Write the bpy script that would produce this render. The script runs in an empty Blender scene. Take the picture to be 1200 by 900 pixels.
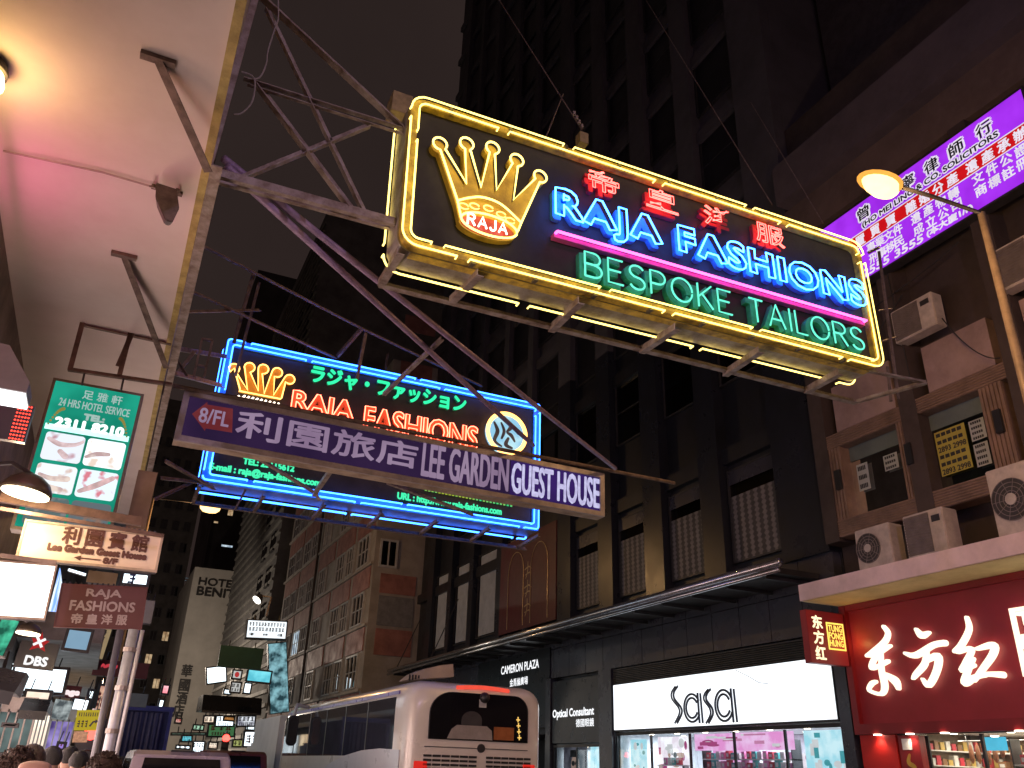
import bpy, bmesh, math, random
from mathutils import Vector as V, Matrix
random.seed(7)
SC = bpy.context.scene
COL = SC.collection

# ------------------------------------------------------------------ camera
FPX, YAW, PITCH, ROLL = 977.55, 0.42632, 0.43358, -0.03250
CAM = V((0, 0, 1.65))
def _axes():
    cy, sy, cp, sp = math.cos(YAW), math.sin(YAW), math.cos(PITCH), math.sin(PITCH)
    fwd = V((sy*cp, cy*cp, sp)); right = V((cy, -sy, 0)); down = -right.cross(fwd)
    cr, sr = math.cos(ROLL), math.sin(ROLL)
    return cr*right + sr*down, -sr*right + cr*down, fwd
RT, DN, FW = _axes()
cd = bpy.data.cameras.new('camera'); cam = bpy.data.objects.new('camera', cd); COL.objects.link(cam)
cd.sensor_width = 36; cd.lens = FPX/1200*36; cd.clip_end = 2000; cd.clip_start = 0.05
m = Matrix((RT, -DN, -FW)).transposed().to_4x4(); m.translation = CAM
cam.matrix_world = m
SC.camera = cam

# ------------------------------------------------------------------ world, light, exposure (night)
W = bpy.data.worlds.new('World'); SC.world = W; W.use_nodes = True
nt = W.node_tree; nt.nodes.clear()
wo = nt.nodes.new('ShaderNodeOutputWorld'); b1 = nt.nodes.new('ShaderNodeBackground'); b2 = nt.nodes.new('ShaderNodeBackground')
ad = nt.nodes.new('ShaderNodeAddShader'); sk = nt.nodes.new('ShaderNodeTexSky')
sk.sky_type = 'NISHITA'; sk.sun_disc = False; sk.sun_elevation = math.radians(-4); sk.sun_rotation = math.radians(200)
nt.links.new(sk.outputs[0], b1.inputs[0]); b1.inputs[1].default_value = 0.004
b2.inputs[0].default_value = (0.0250, 0.0165, 0.0150, 1); b2.inputs[1].default_value = 1.0
tcw = nt.nodes.new('ShaderNodeTexCoord'); sep = nt.nodes.new('ShaderNodeSeparateXYZ'); nzw = nt.nodes.new('ShaderNodeTexNoise'); nzw.inputs['Scale'].default_value = 2.2; nzw.inputs['Detail'].default_value = 5
mrw = nt.nodes.new('ShaderNodeMapRange'); mrw.inputs[1].default_value = 0; mrw.inputs[2].default_value = .9; mrw.inputs[3].default_value = 1.25; mrw.inputs[4].default_value = .8
mxw = nt.nodes.new('ShaderNodeMath'); mxw.operation = 'MULTIPLY'; mrn = nt.nodes.new('ShaderNodeMapRange'); mrn.inputs[1].default_value = .3; mrn.inputs[2].default_value = .7; mrn.inputs[3].default_value = .8; mrn.inputs[4].default_value = 1.25
nt.links.new(tcw.outputs['Generated'], sep.inputs[0]); nt.links.new(sep.outputs[2], mrw.inputs[0]); nt.links.new(tcw.outputs['Generated'], nzw.inputs[0]); nt.links.new(nzw.outputs[0], mrn.inputs[0])
nt.links.new(mrw.outputs[0], mxw.inputs[0]); nt.links.new(mrn.outputs[0], mxw.inputs[1]); nt.links.new(mxw.outputs[0], b2.inputs[1])
nt.links.new(b1.outputs[0], ad.inputs[0]); nt.links.new(b2.outputs[0], ad.inputs[1]); nt.links.new(ad.outputs[0], wo.inputs[0])
sl = bpy.data.lights.new('night_sun', 'SUN'); sl.energy = 0.012; sl.angle = math.radians(30); sl.color = (1, .85, .75)
so = bpy.data.objects.new('night_sun', sl); COL.objects.link(so); so.rotation_euler = (math.radians(35), math.radians(25), 0)
SC.view_settings.view_transform = 'Standard'; SC.view_settings.look = 'None'; SC.view_settings.exposure = 0; SC.view_settings.gamma = 1
SC.view_settings.use_curve_mapping = False
SC.render.engine = 'CYCLES'
SC.cycles.use_denoising = True
SC.cycles.max_bounces = 6; SC.cycles.diffuse_bounces = 3; SC.cycles.glossy_bounces = 3; SC.cycles.transparent_max_bounces = 8
SC.cycles.sample_clamp_indirect = 4.0
SC.cycles.use_light_tree = True

# ------------------------------------------------------------------ where a picture point lies on a real plane
def ray(px, py): return RT*((px-600)/FPX) + DN*((py-450)/FPX) + FW
def at(px, py, X=None, Y=None, Z=None):
    d = ray(px, py)
    t = (X-CAM.x)/d.x if X is not None else (Y-CAM.y)/d.y if Y is not None else (Z-CAM.z)/d.z
    return CAM + d*t

class Frame:                       # a plane: o + a*u + b*v + c*n
    def __init__(s, o, u, v=None, n=None):
        s.o = V(o); s.u = V(u).normalized(); v = V(v) if v is not None else V((0, 0, 1))
        s.v = (v - s.u*v.dot(s.u)).normalized(); s.n = s.u.cross(s.v)
        if n is not None and s.n.dot(V(n)) < 0: s.n = -s.n
    def p(s, a, b, c=0): return s.o + s.u*a + s.v*b + s.n*c
    def px(s, x, y, c=0):
        d = ray(x, y); o = s.o + s.n*c
        t = (o-CAM).dot(s.n)/d.dot(s.n); q = CAM + d*t - o
        return (q.dot(s.u), q.dot(s.v))
    def rect(s, pts, c=0):         # average upright rectangle through picture corners TL, TR, BR, BL
        q = [s.px(x, y, c) for x, y in pts]
        return ((q[0][0]+q[3][0])/2, (q[1][0]+q[2][0])/2, (q[2][1]+q[3][1])/2, (q[0][1]+q[1][1])/2)

# ------------------------------------------------------------------ materials
MATS = {}
def mat(name, col, rough=.6, metal=0., var=.25, scale=3., bump=.0, spec=.5, streak=0., dirt=None, coat=0.):
    if name in MATS: return MATS[name]
    M = bpy.data.materials.new(name); M.use_nodes = True; MATS[name] = M
    nt = M.node_tree; N = nt.nodes; L = nt.links; B = N['Principled BSDF']
    tc = N.new('ShaderNodeTexCoord'); mp = N.new('ShaderNodeMapping'); L.new(tc.outputs['Object'], mp.inputs[0])
    if streak: mp.inputs['Scale'].default_value = (1, 1, 1-.9*streak)
    n1 = N.new('ShaderNodeTexNoise'); n1.inputs['Scale'].default_value = scale; n1.inputs['Detail'].default_value = 6; n1.inputs['Roughness'].default_value = .65
    L.new(mp.outputs[0], n1.inputs[0])
    rp = N.new('ShaderNodeValToRGB'); L.new(n1.outputs[0], rp.inputs[0])
    d = dirt or tuple(c*(1-var) for c in col)
    rp.color_ramp.elements[0].position = .32; rp.color_ramp.elements[1].position = .62
    rp.color_ramp.elements[0].color = (*d, 1); rp.color_ramp.elements[1].color = (*[min(1, c*(1+var*.3)) for c in col], 1)
    L.new(rp.outputs[0], B.inputs['Base Color'])
    mr = N.new('ShaderNodeMapRange'); L.new(n1.outputs[0], mr.inputs[0]); mr.inputs[1].default_value = .3; mr.inputs[2].default_value = .7
    mr.inputs[3].default_value = min(1, rough*1.25); mr.inputs[4].default_value = rough*.8; L.new(mr.outputs[0], B.inputs['Roughness'])
    B.inputs['Metallic'].default_value = metal; B.inputs['Specular IOR Level'].default_value = spec
    if coat: B.inputs['Coat Weight'].default_value = coat; B.inputs['Coat Roughness'].default_value = .08
    if bump:
        n2 = N.new('ShaderNodeTexNoise'); n2.inputs['Scale'].default_value = scale*9; n2.inputs['Detail'].default_value = 4; L.new(tc.outputs['Object'], n2.inputs[0])
        bp = N.new('ShaderNodeBump'); bp.inputs['Strength'].default_value = bump; bp.inputs['Distance'].default_value = .02
        L.new(n2.outputs[0], bp.inputs['Height']); L.new(bp.outputs[0], B.inputs['Normal'])
    return M
def emit(name, col, strength=1., col2=None, scale=4., sample=True, lo=.4, hi=.6, detail=3):
    """something that gives off light; col2 adds a printed pattern of a second colour"""
    if name in MATS: return MATS[name]
    M = bpy.data.materials.new(name); M.use_nodes = True; MATS[name] = M
    nt = M.node_tree; N = nt.nodes; L = nt.links; N.clear()
    o = N.new('ShaderNodeOutputMaterial'); e = N.new('ShaderNodeEmission'); e.inputs[1].default_value = strength
    tc = N.new('ShaderNodeTexCoord'); n1 = N.new('ShaderNodeTexNoise'); n1.inputs['Scale'].default_value = scale; n1.inputs['Detail'].default_value = detail
    L.new(tc.outputs['Object'], n1.inputs[0]); rp = N.new('ShaderNodeValToRGB'); L.new(n1.outputs[0], rp.inputs[0])
    rp.color_ramp.elements[0].position = lo; rp.color_ramp.elements[1].position = hi
    rp.color_ramp.elements[0].color = (*(col2 or tuple(c*.9 for c in col)), 1); rp.color_ramp.elements[1].color = (*col, 1)
    L.new(rp.outputs[0], e.inputs[0]); L.new(e.outputs[0], o.inputs[0])
    if not sample: M.cycles.emission_sampling = 'NONE'
    return M
def glass(name, tint=(.6, .65, .7), gloss=.25, rough=.02):
    if name in MATS: return MATS[name]
    M = bpy.data.materials.new(name); M.use_nodes = True; MATS[name] = M
    nt = M.node_tree; N = nt.nodes; L = nt.links; N.clear()
    o = N.new('ShaderNodeOutputMaterial'); mx = N.new('ShaderNodeMixShader'); t = N.new('ShaderNodeBsdfTransparent'); g = N.new('ShaderNodeBsdfGlossy')
    fr = N.new('ShaderNodeFresnel'); fr.inputs[0].default_value = 1.5
    ma = N.new('ShaderNodeMath'); ma.operation = 'ADD'; ma.inputs[1].default_value = gloss; L.new(fr.outputs[0], ma.inputs[0])
    t.inputs[0].default_value = (*tint, 1); g.inputs['Roughness'].default_value = rough
    tc = N.new('ShaderNodeTexCoord'); n1 = N.new('ShaderNodeTexNoise'); n1.inputs['Scale'].default_value = 1.3; L.new(tc.outputs['Object'], n1.inputs[0])
    bp = N.new('ShaderNodeBump'); bp.inputs['Strength'].default_value = .015; L.new(n1.outputs[0], bp.inputs['Height']); L.new(bp.outputs[0], g.inputs['Normal'])
    L.new(ma.outputs[0], mx.inputs[0]); L.new(t.outputs[0], mx.inputs[1]); L.new(g.outputs[0], mx.inputs[2]); L.new(mx.outputs[0], o.inputs[0])
    return M

STEEL = mat('weathered_steel', (.30, .25, .22), .5, .25, .5, 7, .3, dirt=(.14, .09, .06))
STEEL2 = mat('dark_rusty_steel', (.17, .12, .095), .6, .2, .5, 8, .3)
GALV = mat('galvanised_sheet', (.36, .33, .31), .42, .4, .45, 4, .2, dirt=(.16, .12, .09))
BLACKM = mat('black_metal', (.02, .02, .022), .4, 0, .3, 3)
DARKFR = mat('dark_frame', (.035, .033, .036), .45, 0, .3, 3)
WHITEP = mat('white_paint', (.72, .71, .69), .5, 0, .15, 3)

# ------------------------------------------------------------------ mesh collector
class MB:
    def __init__(s): s.v = []; s.f = []; s.m = []
    def add(s, vs, fs, mi=0):
        k = len(s.v); s.v += [V(q) for q in vs]
        for f in fs: s.f.append([i+k for i in f]); s.m.append(mi)
        return s
    def box(s, x0, x1, y0, y1, z0, z1, mi=0):
        return s.add([(x0,y0,z0),(x1,y0,z0),(x1,y1,z0),(x0,y1,z0),(x0,y0,z1),(x1,y0,z1),(x1,y1,z1),(x0,y1,z1)],
              [(0,3,2,1),(4,5,6,7),(0,1,5,4),(1,2,6,5),(2,3,7,6),(3,0,4,7)], mi)
    def fbox(s, F, a0, a1, b0, b1, c0, c1, mi=0):
        P = [F.p(a, b, c) for c in (c0, c1) for a, b in ((a0,b0),(a1,b0),(a1,b1),(a0,b1))]
        return s.add(P, [(0,3,2,1),(4,5,6,7),(0,1,5,4),(1,2,6,5),(2,3,7,6),(3,0,4,7)], mi)
    def fquad(s, F, a0, a1, b0, b1, c, mi=0):
        return s.add([F.p(a0,b0,c), F.p(a1,b0,c), F.p(a1,b1,c), F.p(a0,b1,c)], [(0,1,2,3)], mi)
    def bar(s, p, q, w, h=None, mi=0, up=(0,0,1)):
        p, q = V(p), V(q); h = h or w; t = (q-p).normalized(); a = t.cross(V(up))
        if a.length < .05: a = t.cross(V((1,0,0)))
        a.normalize(); b = a.cross(t).normalized(); a = a*w/2; b = b*h/2
        return s.add([p-a-b, p+a-b, p+a+b, p-a+b, q-a-b, q+a-b, q+a+b, q-a+b], [(0,3,2,1),(4,5,6,7),(0,1,5,4),(1,2,6,5),(2,3,7,6),(3,0,4,7)], mi)
    def angle(s, p, q, w=.06, t=.008, mi=0):     # L-section steel
        p, q = V(p), V(q); d = (q-p).normalized(); a = d.cross(V((0,0,1)))
        if a.length < .05: a = d.cross(V((0,1,0)))
        a.normalize(); b = a.cross(d).normalized()
        prof = [(0,0),(w,0),(w,t),(t,t),(t,w),(0,w)]
        P = [e + a*(x-w/2) + b*(y-w/2) for e in (p, q) for x, y in prof]
        return s.add(P, [tuple(range(5,-1,-1)), tuple(range(6,12))] + [(i,(i+1)%6,(i+1)%6+6,i+6) for i in range(6)], mi)
    def tube(s, pts, r, n=6, closed=False, mi=0):
        pts = [V(q) for q in pts]; k = len(pts)
        if k < 2: return s
        if closed and (pts[0]-pts[-1]).length < 1e-5: pts.pop(); k -= 1
        ts = []
        for i in range(k):
            a = pts[(i-1) % k] if closed or i else pts[0]; b = pts[(i+1) % k] if closed or i < k-1 else pts[-1]
            t = b-a; ts.append(t.normalized() if t.length > 1e-9 else V((0,0,1)))
        x = ts[0].orthogonal().normalized(); vs = []
        rr = r if isinstance(r, (list, tuple)) else [r]*k
        for i in range(k):
            x = x - ts[i]*x.dot(ts[i])
            x = x.normalized() if x.length > 1e-6 else ts[i].orthogonal().normalized()
            y = ts[i].cross(x)
            vs += [pts[i] + (x*math.cos(2*math.pi*j/n) + y*math.sin(2*math.pi*j/n))*rr[i] for j in range(n)]
        fs = []
        for i in range(k if closed else k-1):
            A, B = i*n, ((i+1) % k)*n
            fs += [(A+j, A+(j+1) % n, B+(j+1) % n, B+j) for j in range(n)]
        if not closed: fs += [tuple(range(n-1,-1,-1)), tuple((k-1)*n+j for j in range(n))]
        return s.add(vs, fs, mi)
    def lathe(s, o, prof, n=20, mi=0, axis=(0,0,1)):
        o = V(o); w = V(axis).normalized(); u = w.orthogonal().normalized(); v = w.cross(u); vs = []; k = len(prof)
        for r, h in prof: vs += [o + w*h + (u*math.cos(2*math.pi*j/n) + v*math.sin(2*math.pi*j/n))*max(r, 1e-4) for j in range(n)]
        fs = [(i*n+j, i*n+(j+1) % n, (i+1)*n+(j+1) % n, (i+1)*n+j) for i in range(k-1) for j in range(n)]
        fs += [tuple(range(n-1,-1,-1)), tuple((k-1)*n+j for j in range(n))]
        return s.add(vs, fs, mi)
    def prism(s, F, poly, c0, c1, mi=0, mside=None):
        k = len(poly); P = [F.p(a,b,c) for c in (c0, c1) for a, b in poly]
        s.add(P, [tuple(range(k-1,-1,-1)), tuple(range(k,2*k))], mi)
        return s.add(P, [(i,(i+1) % k,(i+1) % k+k,i+k) for i in range(k)], mi if mside is None else mside)
    def ring(s, F, po, pi_, c0, c1, mi=0):       # band between two outlines with the same number of points
        k = len(po); P = [F.p(a,b,c) for c in (c0,c1) for q in (po,pi_) for a,b in q]; fs = []
        for i in range(k):
            j = (i+1) % k
            fs += [(2*k+i,2*k+j,3*k+j,3*k+i),(i,i+k,j+k,j),(i,j,2*k+j,2*k+i),(k+i,3*k+i,3*k+j,k+j)]
        return s.add(P, fs, mi)
    def build(s, name, m, parent=None, smooth=False, bevel=0., loc=None):
        me = bpy.data.meshes.new(name); o0 = V(loc) if loc is not None else V((0,0,0))
        if parent is not None: o0 = WORLDLOC[parent.name]
        me.from_pydata([tuple(q-o0) for q in s.v], [], s.f)
        for q in (m if isinstance(m, (list, tuple)) else [m]): me.materials.append(q)
        me.polygons.foreach_set('material_index', s.m)
        bm = bmesh.new(); bm.from_mesh(me); bmesh.ops.recalc_face_normals(bm, faces=bm.faces)
        if bevel: bmesh.ops.bevel(bm, geom=bm.edges[:], offset=bevel, segments=2, affect='EDGES', clamp_overlap=True)
        bm.to_mesh(me); bm.free()
        if smooth: me.polygons.foreach_set('use_smooth', [True]*len(me.polygons))
        o = bpy.data.objects.new(name, me); COL.objects.link(o)
        if parent is not None: o.parent = parent
        else: o.location = o0
        WORLDLOC[o.name] = o0
        return o
WORLDLOC = {}
def tag(o, label, cat, group=None, kind=None):
    o['label'] = label; o['category'] = cat
    if group: o['group'] = group
    if kind: o['kind'] = kind
    return o
def thing(name, label, cat, loc=(0,0,0), group=None):
    o = bpy.data.objects.new(name, None); COL.objects.link(o); o.location = loc; o.empty_display_size = .1
    WORLDLOC[o.name] = V(loc)
    return tag(o, label, cat, group)
def struct(o): o['kind'] = 'structure'; return o
def copy_tree(o, parent=None):
    c = o.copy(); COL.objects.link(c)
    if parent is not None: c.parent = parent
    WORLDLOC[c.name] = WORLDLOC[o.name].copy()
    for ch in list(o.children): copy_tree(ch, c)
    return c
def lamp(name, loc, power, col, r=.1, kind='POINT', rot=None, size=None, size_y=None, spot=None, parent=None):
    l = bpy.data.lights.new(name, kind); l.energy = power; l.color = col
    if kind in ('POINT', 'SPOT'): l.shadow_soft_size = r
    if kind == 'SPOT': l.spot_size = spot or 1.2; l.spot_blend = .6
    if kind == 'AREA':
        l.size = size
        if size_y: l.shape = 'RECTANGLE'; l.size_y = size_y
    o = bpy.data.objects.new(name, l); COL.objects.link(o)
    o.location = V(loc) - (WORLDLOC[parent.name] if parent is not None else V((0,0,0)))
    if parent is not None: o.parent = parent
    if rot: o.rotation_euler = rot
    return o

# ------------------------------------------------------------------ lettering
_G = {}
def glyphs(s, spacing=1.):
    k = (s, spacing)
    if k in _G: return _G[k]
    c = bpy.data.curves.new('lettering', 'FONT'); c.body = s; c.size = 1; c.resolution_u = 3; c.space_character = spacing; c.space_line = .95; c.align_x = 'CENTER'
    o = bpy.data.objects.new('lettering', c); COL.objects.link(o)
    dg = bpy.context.evaluated_depsgraph_get(); me = bpy.data.meshes.new_from_object(o.evaluated_get(dg))
    vs = [(q.co.x, q.co.y) for q in me.vertices]; fs = [tuple(p.vertices) for p in me.polygons]
    bpy.data.objects.remove(o); bpy.data.curves.remove(c); bpy.data.meshes.remove(me)
    xs = [q[0] for q in vs]; ys = [q[1] for q in vs]
    x0, y0, w, h = min(xs), min(ys), max(xs)-min(xs), max(ys)-min(ys)
    vs = [((x-x0), (y-y0)) for x, y in vs]
    cnt = {}; dr = []
    for f in fs:
        ar = sum(vs[f[i]][0]*vs[f[(i+1) % len(f)]][1]-vs[f[(i+1) % len(f)]][0]*vs[f[i]][1] for i in range(len(f)))
        g = f if ar > 0 else f[::-1]
        for i in range(len(g)):
            e = (g[i], g[(i+1) % len(g)]); cnt[tuple(sorted(e))] = cnt.get(tuple(sorted(e)), 0)+1; dr.append(e)
    adj = {}
    for (a, b) in dr:
        if cnt[tuple(sorted((a, b)))] == 1: adj.setdefault(a, []).append(b)
    loops, seen = [], set()
    for st in adj:
        if st in seen: continue
        lp = [st]; seen.add(st); cur = st
        while True:
            nx = [q for q in adj.get(cur, []) if q not in seen]
            if not nx: break
            cur = nx[0]; seen.add(cur); lp.append(cur)
        if len(lp) > 2: loops.append([vs[i] for i in lp])
    _G[k] = (vs, fs, loops, w, h); return _G[k]
def text(mb, F, s, a0, a1, b0, b1, c=.003, bold=0., thick=0., mi=0, spacing=1., shear=0., keep=False):
    vs, fs, loops, w, h = glyphs(s, spacing)
    sx, sy = (a1-a0)/w, (b1-b0)/h
    if keep: k = min(sx, sy); a0 += ((a1-a0)-w*k)/2; b0 += ((b1-b0)-h*k)/2; sx = sy = k
    sh = [(0, 0)] if not bold else [(0, 0)] + [(bold*math.cos(t), bold*math.sin(t)) for t in [i*math.pi/4 for i in range(8)]]
    for i, (dx, dy) in enumerate(sh):
        T = lambda x, y: (a0+x*sx+dx+shear*y*sy, b0+y*sy+dy)
        cc = c + i*.0004
        mb.add([F.p(*T(x, y), cc+thick) for x, y in vs], fs, mi)
        if thick:
            for lp in loops:
                k = len(lp); P = [F.p(*T(x, y), q) for q in (c-.001, cc+thick) for x, y in lp]
                mb.add(P, [(j, (j+1) % k, (j+1) % k+k, j+k) for j in range(k)], mi)
def neon_text(mb, F, s, a0, a1, b0, b1, c, r, spacing=1., mi=0, grow=0.):
    vs, fs, loops, w, h = glyphs(s, spacing); sx, sy = (a1-a0)/w, (b1-b0)/h
    for lp in loops:
        q = [(a0+x*sx, b0+y*sy) for x, y in lp]
        out = [q[0]]
        for p in q[1:]:
            if math.hypot(p[0]-out[-1][0], p[1]-out[-1][1]) > r*.6: out.append(p)
        if grow and len(out) > 3:
            k = len(out); g = []
            for i in range(k):
                (xa, ya), (xb, yb) = out[i-1], out[(i+1) % k]; dx, dy = xb-xa, yb-ya; d = math.hypot(dx, dy) or 1
                g.append((out[i][0]+dy/d*grow, out[i][1]-dx/d*grow))
            out = g
        if len(out) > 3: mb.tube([F.p(a, b, c) for a, b in out], r, 5, True, mi)
def arc(cx, cy, rx, ry, t0, t1, n=10):
    return [(cx+rx*math.cos(math.radians(t0+(t1-t0)*i/n)), cy+ry*math.sin(math.radians(t0+(t1-t0)*i/n))) for i in range(n+1)]
STROKE = {   # one bent tube per stroke, unit height
 'B': (.58, [[(0,0),(0,1),(.3,1)]+arc(.3,.76,.23,.24,90,-90,8)+[(.02,.52)], [(.3,.52)]+arc(.3,.26,.28,.26,90,-90,8)+[(0,0)]]),
 'E': (.52, [[(.52,1),(0,1),(0,0),(.52,0)], [(0,.52),(.44,.52)]]),
 'S': (.55, [arc(.28,.75,.26,.25,25,270,10)+arc(.28,.25,.27,.25,90,-160,10)]),
 'P': (.55, [[(0,0),(0,1),(.28,1)]+arc(.28,.73,.26,.27,90,-90,8)+[(0,.46)]]),
 'O': (.78, [arc(.39,.5,.39,.5,0,350,20)]),
 'K': (.56, [[(0,0),(0,1)], [(.54,1),(.03,.45)], [(.16,.58),(.56,0)]]),
 'T': (.56, [[(0,1),(.56,1)], [(.28,1),(.28,0)]]),
 'A': (.66, [[(0,0),(.33,1),(.66,0)], [(.12,.34),(.54,.34)]]),
 'I': (.04, [[(.02,0),(.02,1)]]),
 'L': (.45, [[(0,1),(0,0),(.45,0)]]),
 'R': (.57, [[(0,0),(0,1),(.28,1)]+arc(.28,.75,.26,.25,90,-90,8)+[(.02,.5)], [(.28,.5),(.57,0)]]),
 'J': (.42, [[(.42,1)]+arc(.21,.22,.21,.22,0,-180,8)]),
 ' ': (.3, []),
}
def stroke_layout(s, gap=.2):
    x = 0; out = []
    for ch in s:
        w, st = STROKE[ch]
        out += [[(x+a, b) for a, b in l] for l in st]; x += w+gap
    return out, x-gap
def neon_strokes(mb, F, s, a0, a1, b0, b1, c, r, mi=0, gap=.2):
    ls, w = stroke_layout(s, gap)
    for l in ls: mb.tube([F.p(a0+a/w*(a1-a0), b0+b*(b1-b0), c) for a, b in l], r, 6, False, mi)
def band(mb, F, pts, w, c0, c1, mi=0):           # flat ribbon of width w (number or list) along 2-D points, given thickness
    k = len(pts); ws = w if isinstance(w, (list, tuple)) else [w]*k; Lf, Rt = [], []
    for i in range(k):
        a = pts[max(i-1,0)]; b = pts[min(i+1,k-1)]; dx, dy = b[0]-a[0], b[1]-a[1]; d = math.hypot(dx, dy) or 1
        nx, ny = -dy/d*ws[i]/2, dx/d*ws[i]/2
        Lf.append((pts[i][0]+nx, pts[i][1]+ny)); Rt.append((pts[i][0]-nx, pts[i][1]-ny))
    P = [F.p(a,b,c) for c in (c0,c1) for q in (Lf,Rt) for a,b in q]; fs = []
    for i in range(k-1):
        fs += [(2*k+i,2*k+i+1,3*k+i+1,3*k+i), (i,i+k,i+1+k,i+1), (i,i+1,2*k+i+1,2*k+i), (k+i,3*k+i,3*k+i+1,k+i+1)]
    fs += [(0,2*k,3*k,k), (k-1,2*k-1,4*k-1,3*k-1)]
    mb.add(P, fs, mi)
def spline(pts, n=6):
    out = []; k = len(pts)
    for i in range(k-1):
        p0, p1, p2, p3 = pts[max(i-1,0)], pts[i], pts[i+1], pts[min(i+2,k-1)]
        for j in range(n):
            t = j/n; out.append(tuple(.5*((2*b)+(-a+c)*t+(2*a-5*b+4*c-d)*t*t+(-a+3*b-3*c+d)*t**3) for a,b,c,d in zip(p0,p1,p2,p3)))
    return out+[tuple(pts[-1])]
def brush(mb, F, pts, c0, c1, mi=0):             # calligraphic stroke, points are (a, b, width)
    q = spline(pts, 5)
    # round ends
    ea, eb = q[0], q[-1]
    band(mb, F, [(a,b) for a,b,w in q], [max(w,.002) for a,b,w in q], c0, c1, mi)
    for a, b, w in (ea, eb):
        mb.prism(F, [(a+w/2*math.cos(t*math.pi/5), b+w/2*math.sin(t*math.pi/5)) for t in range(10)], c0, c1-.0015, mi)
def rrect(a0, a1, b0, b1, r, n=5):
    out = []
    for cx, cy, t in ((a1-r,b1-r,0),(a0+r,b1-r,90),(a0+r,b0+r,180),(a1-r,b0+r,270)):
        out += arc(cx, cy, r, r, t, t+90, n)
    return out

# neon gases
NY = emit('neon_yellow', (1., .74, .17), 4.2); NB = emit('neon_blue', (.026, .18, 1.), 23.); NG = emit('neon_green', (.10, .62, .43), 2.1)
NP = emit('neon_pink', (1., .10, .50), 5.); NR = emit('neon_red', (1., .085, .07), 9.); NW = emit('neon_white', (1., .80, .62), 4.)
NO = emit('neon_orange', (1., .42, .10), 5.); NG2 = emit('neon_green_small', (.03, .80, .34), 1.5); NC = emit('neon_cyan', (.12, .62, 1.), 3.); NB2 = emit('neon_blue_border', (.03, .17, 1.), 11.)
SIGNBLK = mat('sign_black_enamel', (.034, .030, .033), .5, 0, .35, 2, .05, spec=.25)

# ================================================================== SETTING
ASPH = mat('asphalt', (.05, .048, .047), .55, 0, .4, 2.5, .4)
PAVE = mat('paving', (.16, .15, .145), .6, 0, .3, 2, .2)
KERB = mat('kerb_stone', (.28, .27, .26), .6, 0, .3, 3, .2)
LINE = mat('road_paint', (.55, .42, .08), .6, 0, .4, 6)
struct(MB().box(-300, 300, -60, 420, -.3, -.012).build('ground', mat('ground_dark', (.06, .055, .05), .8)))
struct(MB().box(.75, 12.4, -40, 300, -.2, 0).build('road', ASPH))
struct(MB().box(-1.6, .6, -30, 140, -.2, .13).build('pavement', PAVE)); struct(MB().box(12.55, 16.3, -30, 140, -.2, .13).build('pavement', PAVE))
struct(MB().box(.6, .75, -30, 140, -.2, .135).build('kerb', KERB)); struct(MB().box(12.4, 12.55, -30, 140, -.2, .135).build('kerb', KERB))
q = MB()
for y in range(-10, 140, 6): q.box(6.55, 6.67, y, y+3, .003, .005)
for x in (1.1, 1.3, 12.0, 11.8): q.box(x, x+.08, -20, 140, .003, .005)
struct(q.build('road_markings', LINE))

def window(F, a0, a1, b0, b1, parent, fm, gm, fw=.06, depth=.07, mull=1, trans=0, c=0.):
    q = MB()
    q.fbox(F, a0, a1, b1-fw, b1, c, c+depth); q.fbox(F, a0, a1, b0, b0+fw, c, c+depth)
    q.fbox(F, a0, a0+fw, b0+fw, b1-fw, c, c+depth); q.fbox(F, a1-fw, a1, b0+fw, b1-fw, c, c+depth)
    for i in range(1, mull+1):
        a = a0+(a1-a0)*i/(mull+1); q.fbox(F, a-fw*.35, a+fw*.35, b0+fw, b1-fw, c, c+depth*.8)
    for i in range(1, trans+1):
        b = b0+(b1-b0)*i/(trans+1); q.fbox(F, a0+fw, a1-fw, b-fw*.3, b+fw*.3, c, c+depth*.6)
    w = q.build('window', fm, parent)
    MB().fquad(F, a0+fw*.5, a1-fw*.5, b0+fw*.5, b1-fw*.5, c+depth*.3).build('pane', gm, w)
    return w

# ---- building over our heads: soffit, edge, wall
LB = thing('arcade_building', 'white painted building overhanging the pavement with pale soffit and yellow edge', 'building', (-1.6, 5, 0))
PLAST = mat('soffit_plaster', (.68, .62, .58), .75, 0, .13, .55, .10, dirt=(.60, .53, .48))
MB().box(-1.62, -.03, -9, 17.9, 5.9, 6.3).build('soffit', PLAST, LB)
MB().box(-.09, -.028, -9, 17.92, 5.872, 6.05).build('edge_trim', mat('yellow_trim', (.42, .33, .10), .6, 0, .4, 6, .2), LB)
MB().box(-9, -.035, -9, 17.9, 6.3, 38).build('upper_wall', mat('upper_wall_paint', (.30, .27, .25), .8, 0, .3, .6, .1), LB)
MB().box(-9, -1.6, -9, 17.9, .12, 5.905).build('wall', mat('arcade_wall', (.17, .11, .075), .55, 0, .4, 1.5, .2), LB)
GLD = glass('dark_glass', (.10, .11, .12), .10)
def_shop = glass('shop_glass', (.8, .85, .88), .04)
q = MB()
for y in (-7, -3.6, -.2, 3.2, 6.6, 10., 13.4): q.box(-1.6, -1.52, y, y+.25, .13, 3.3)
q.box(-1.6, -1.5, -7, 17.8, 3.3, 3.9)
q.build('shopfront_frame', mat('brown_shopfront', (.10, .06, .04), .4), LB)
SOFFIT_FILL = emit('soffit_fill_light', (1., .76, .68), 6.5, (.75, .48, .44), .7)  # unseen bright windows added to light the soffit
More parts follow.
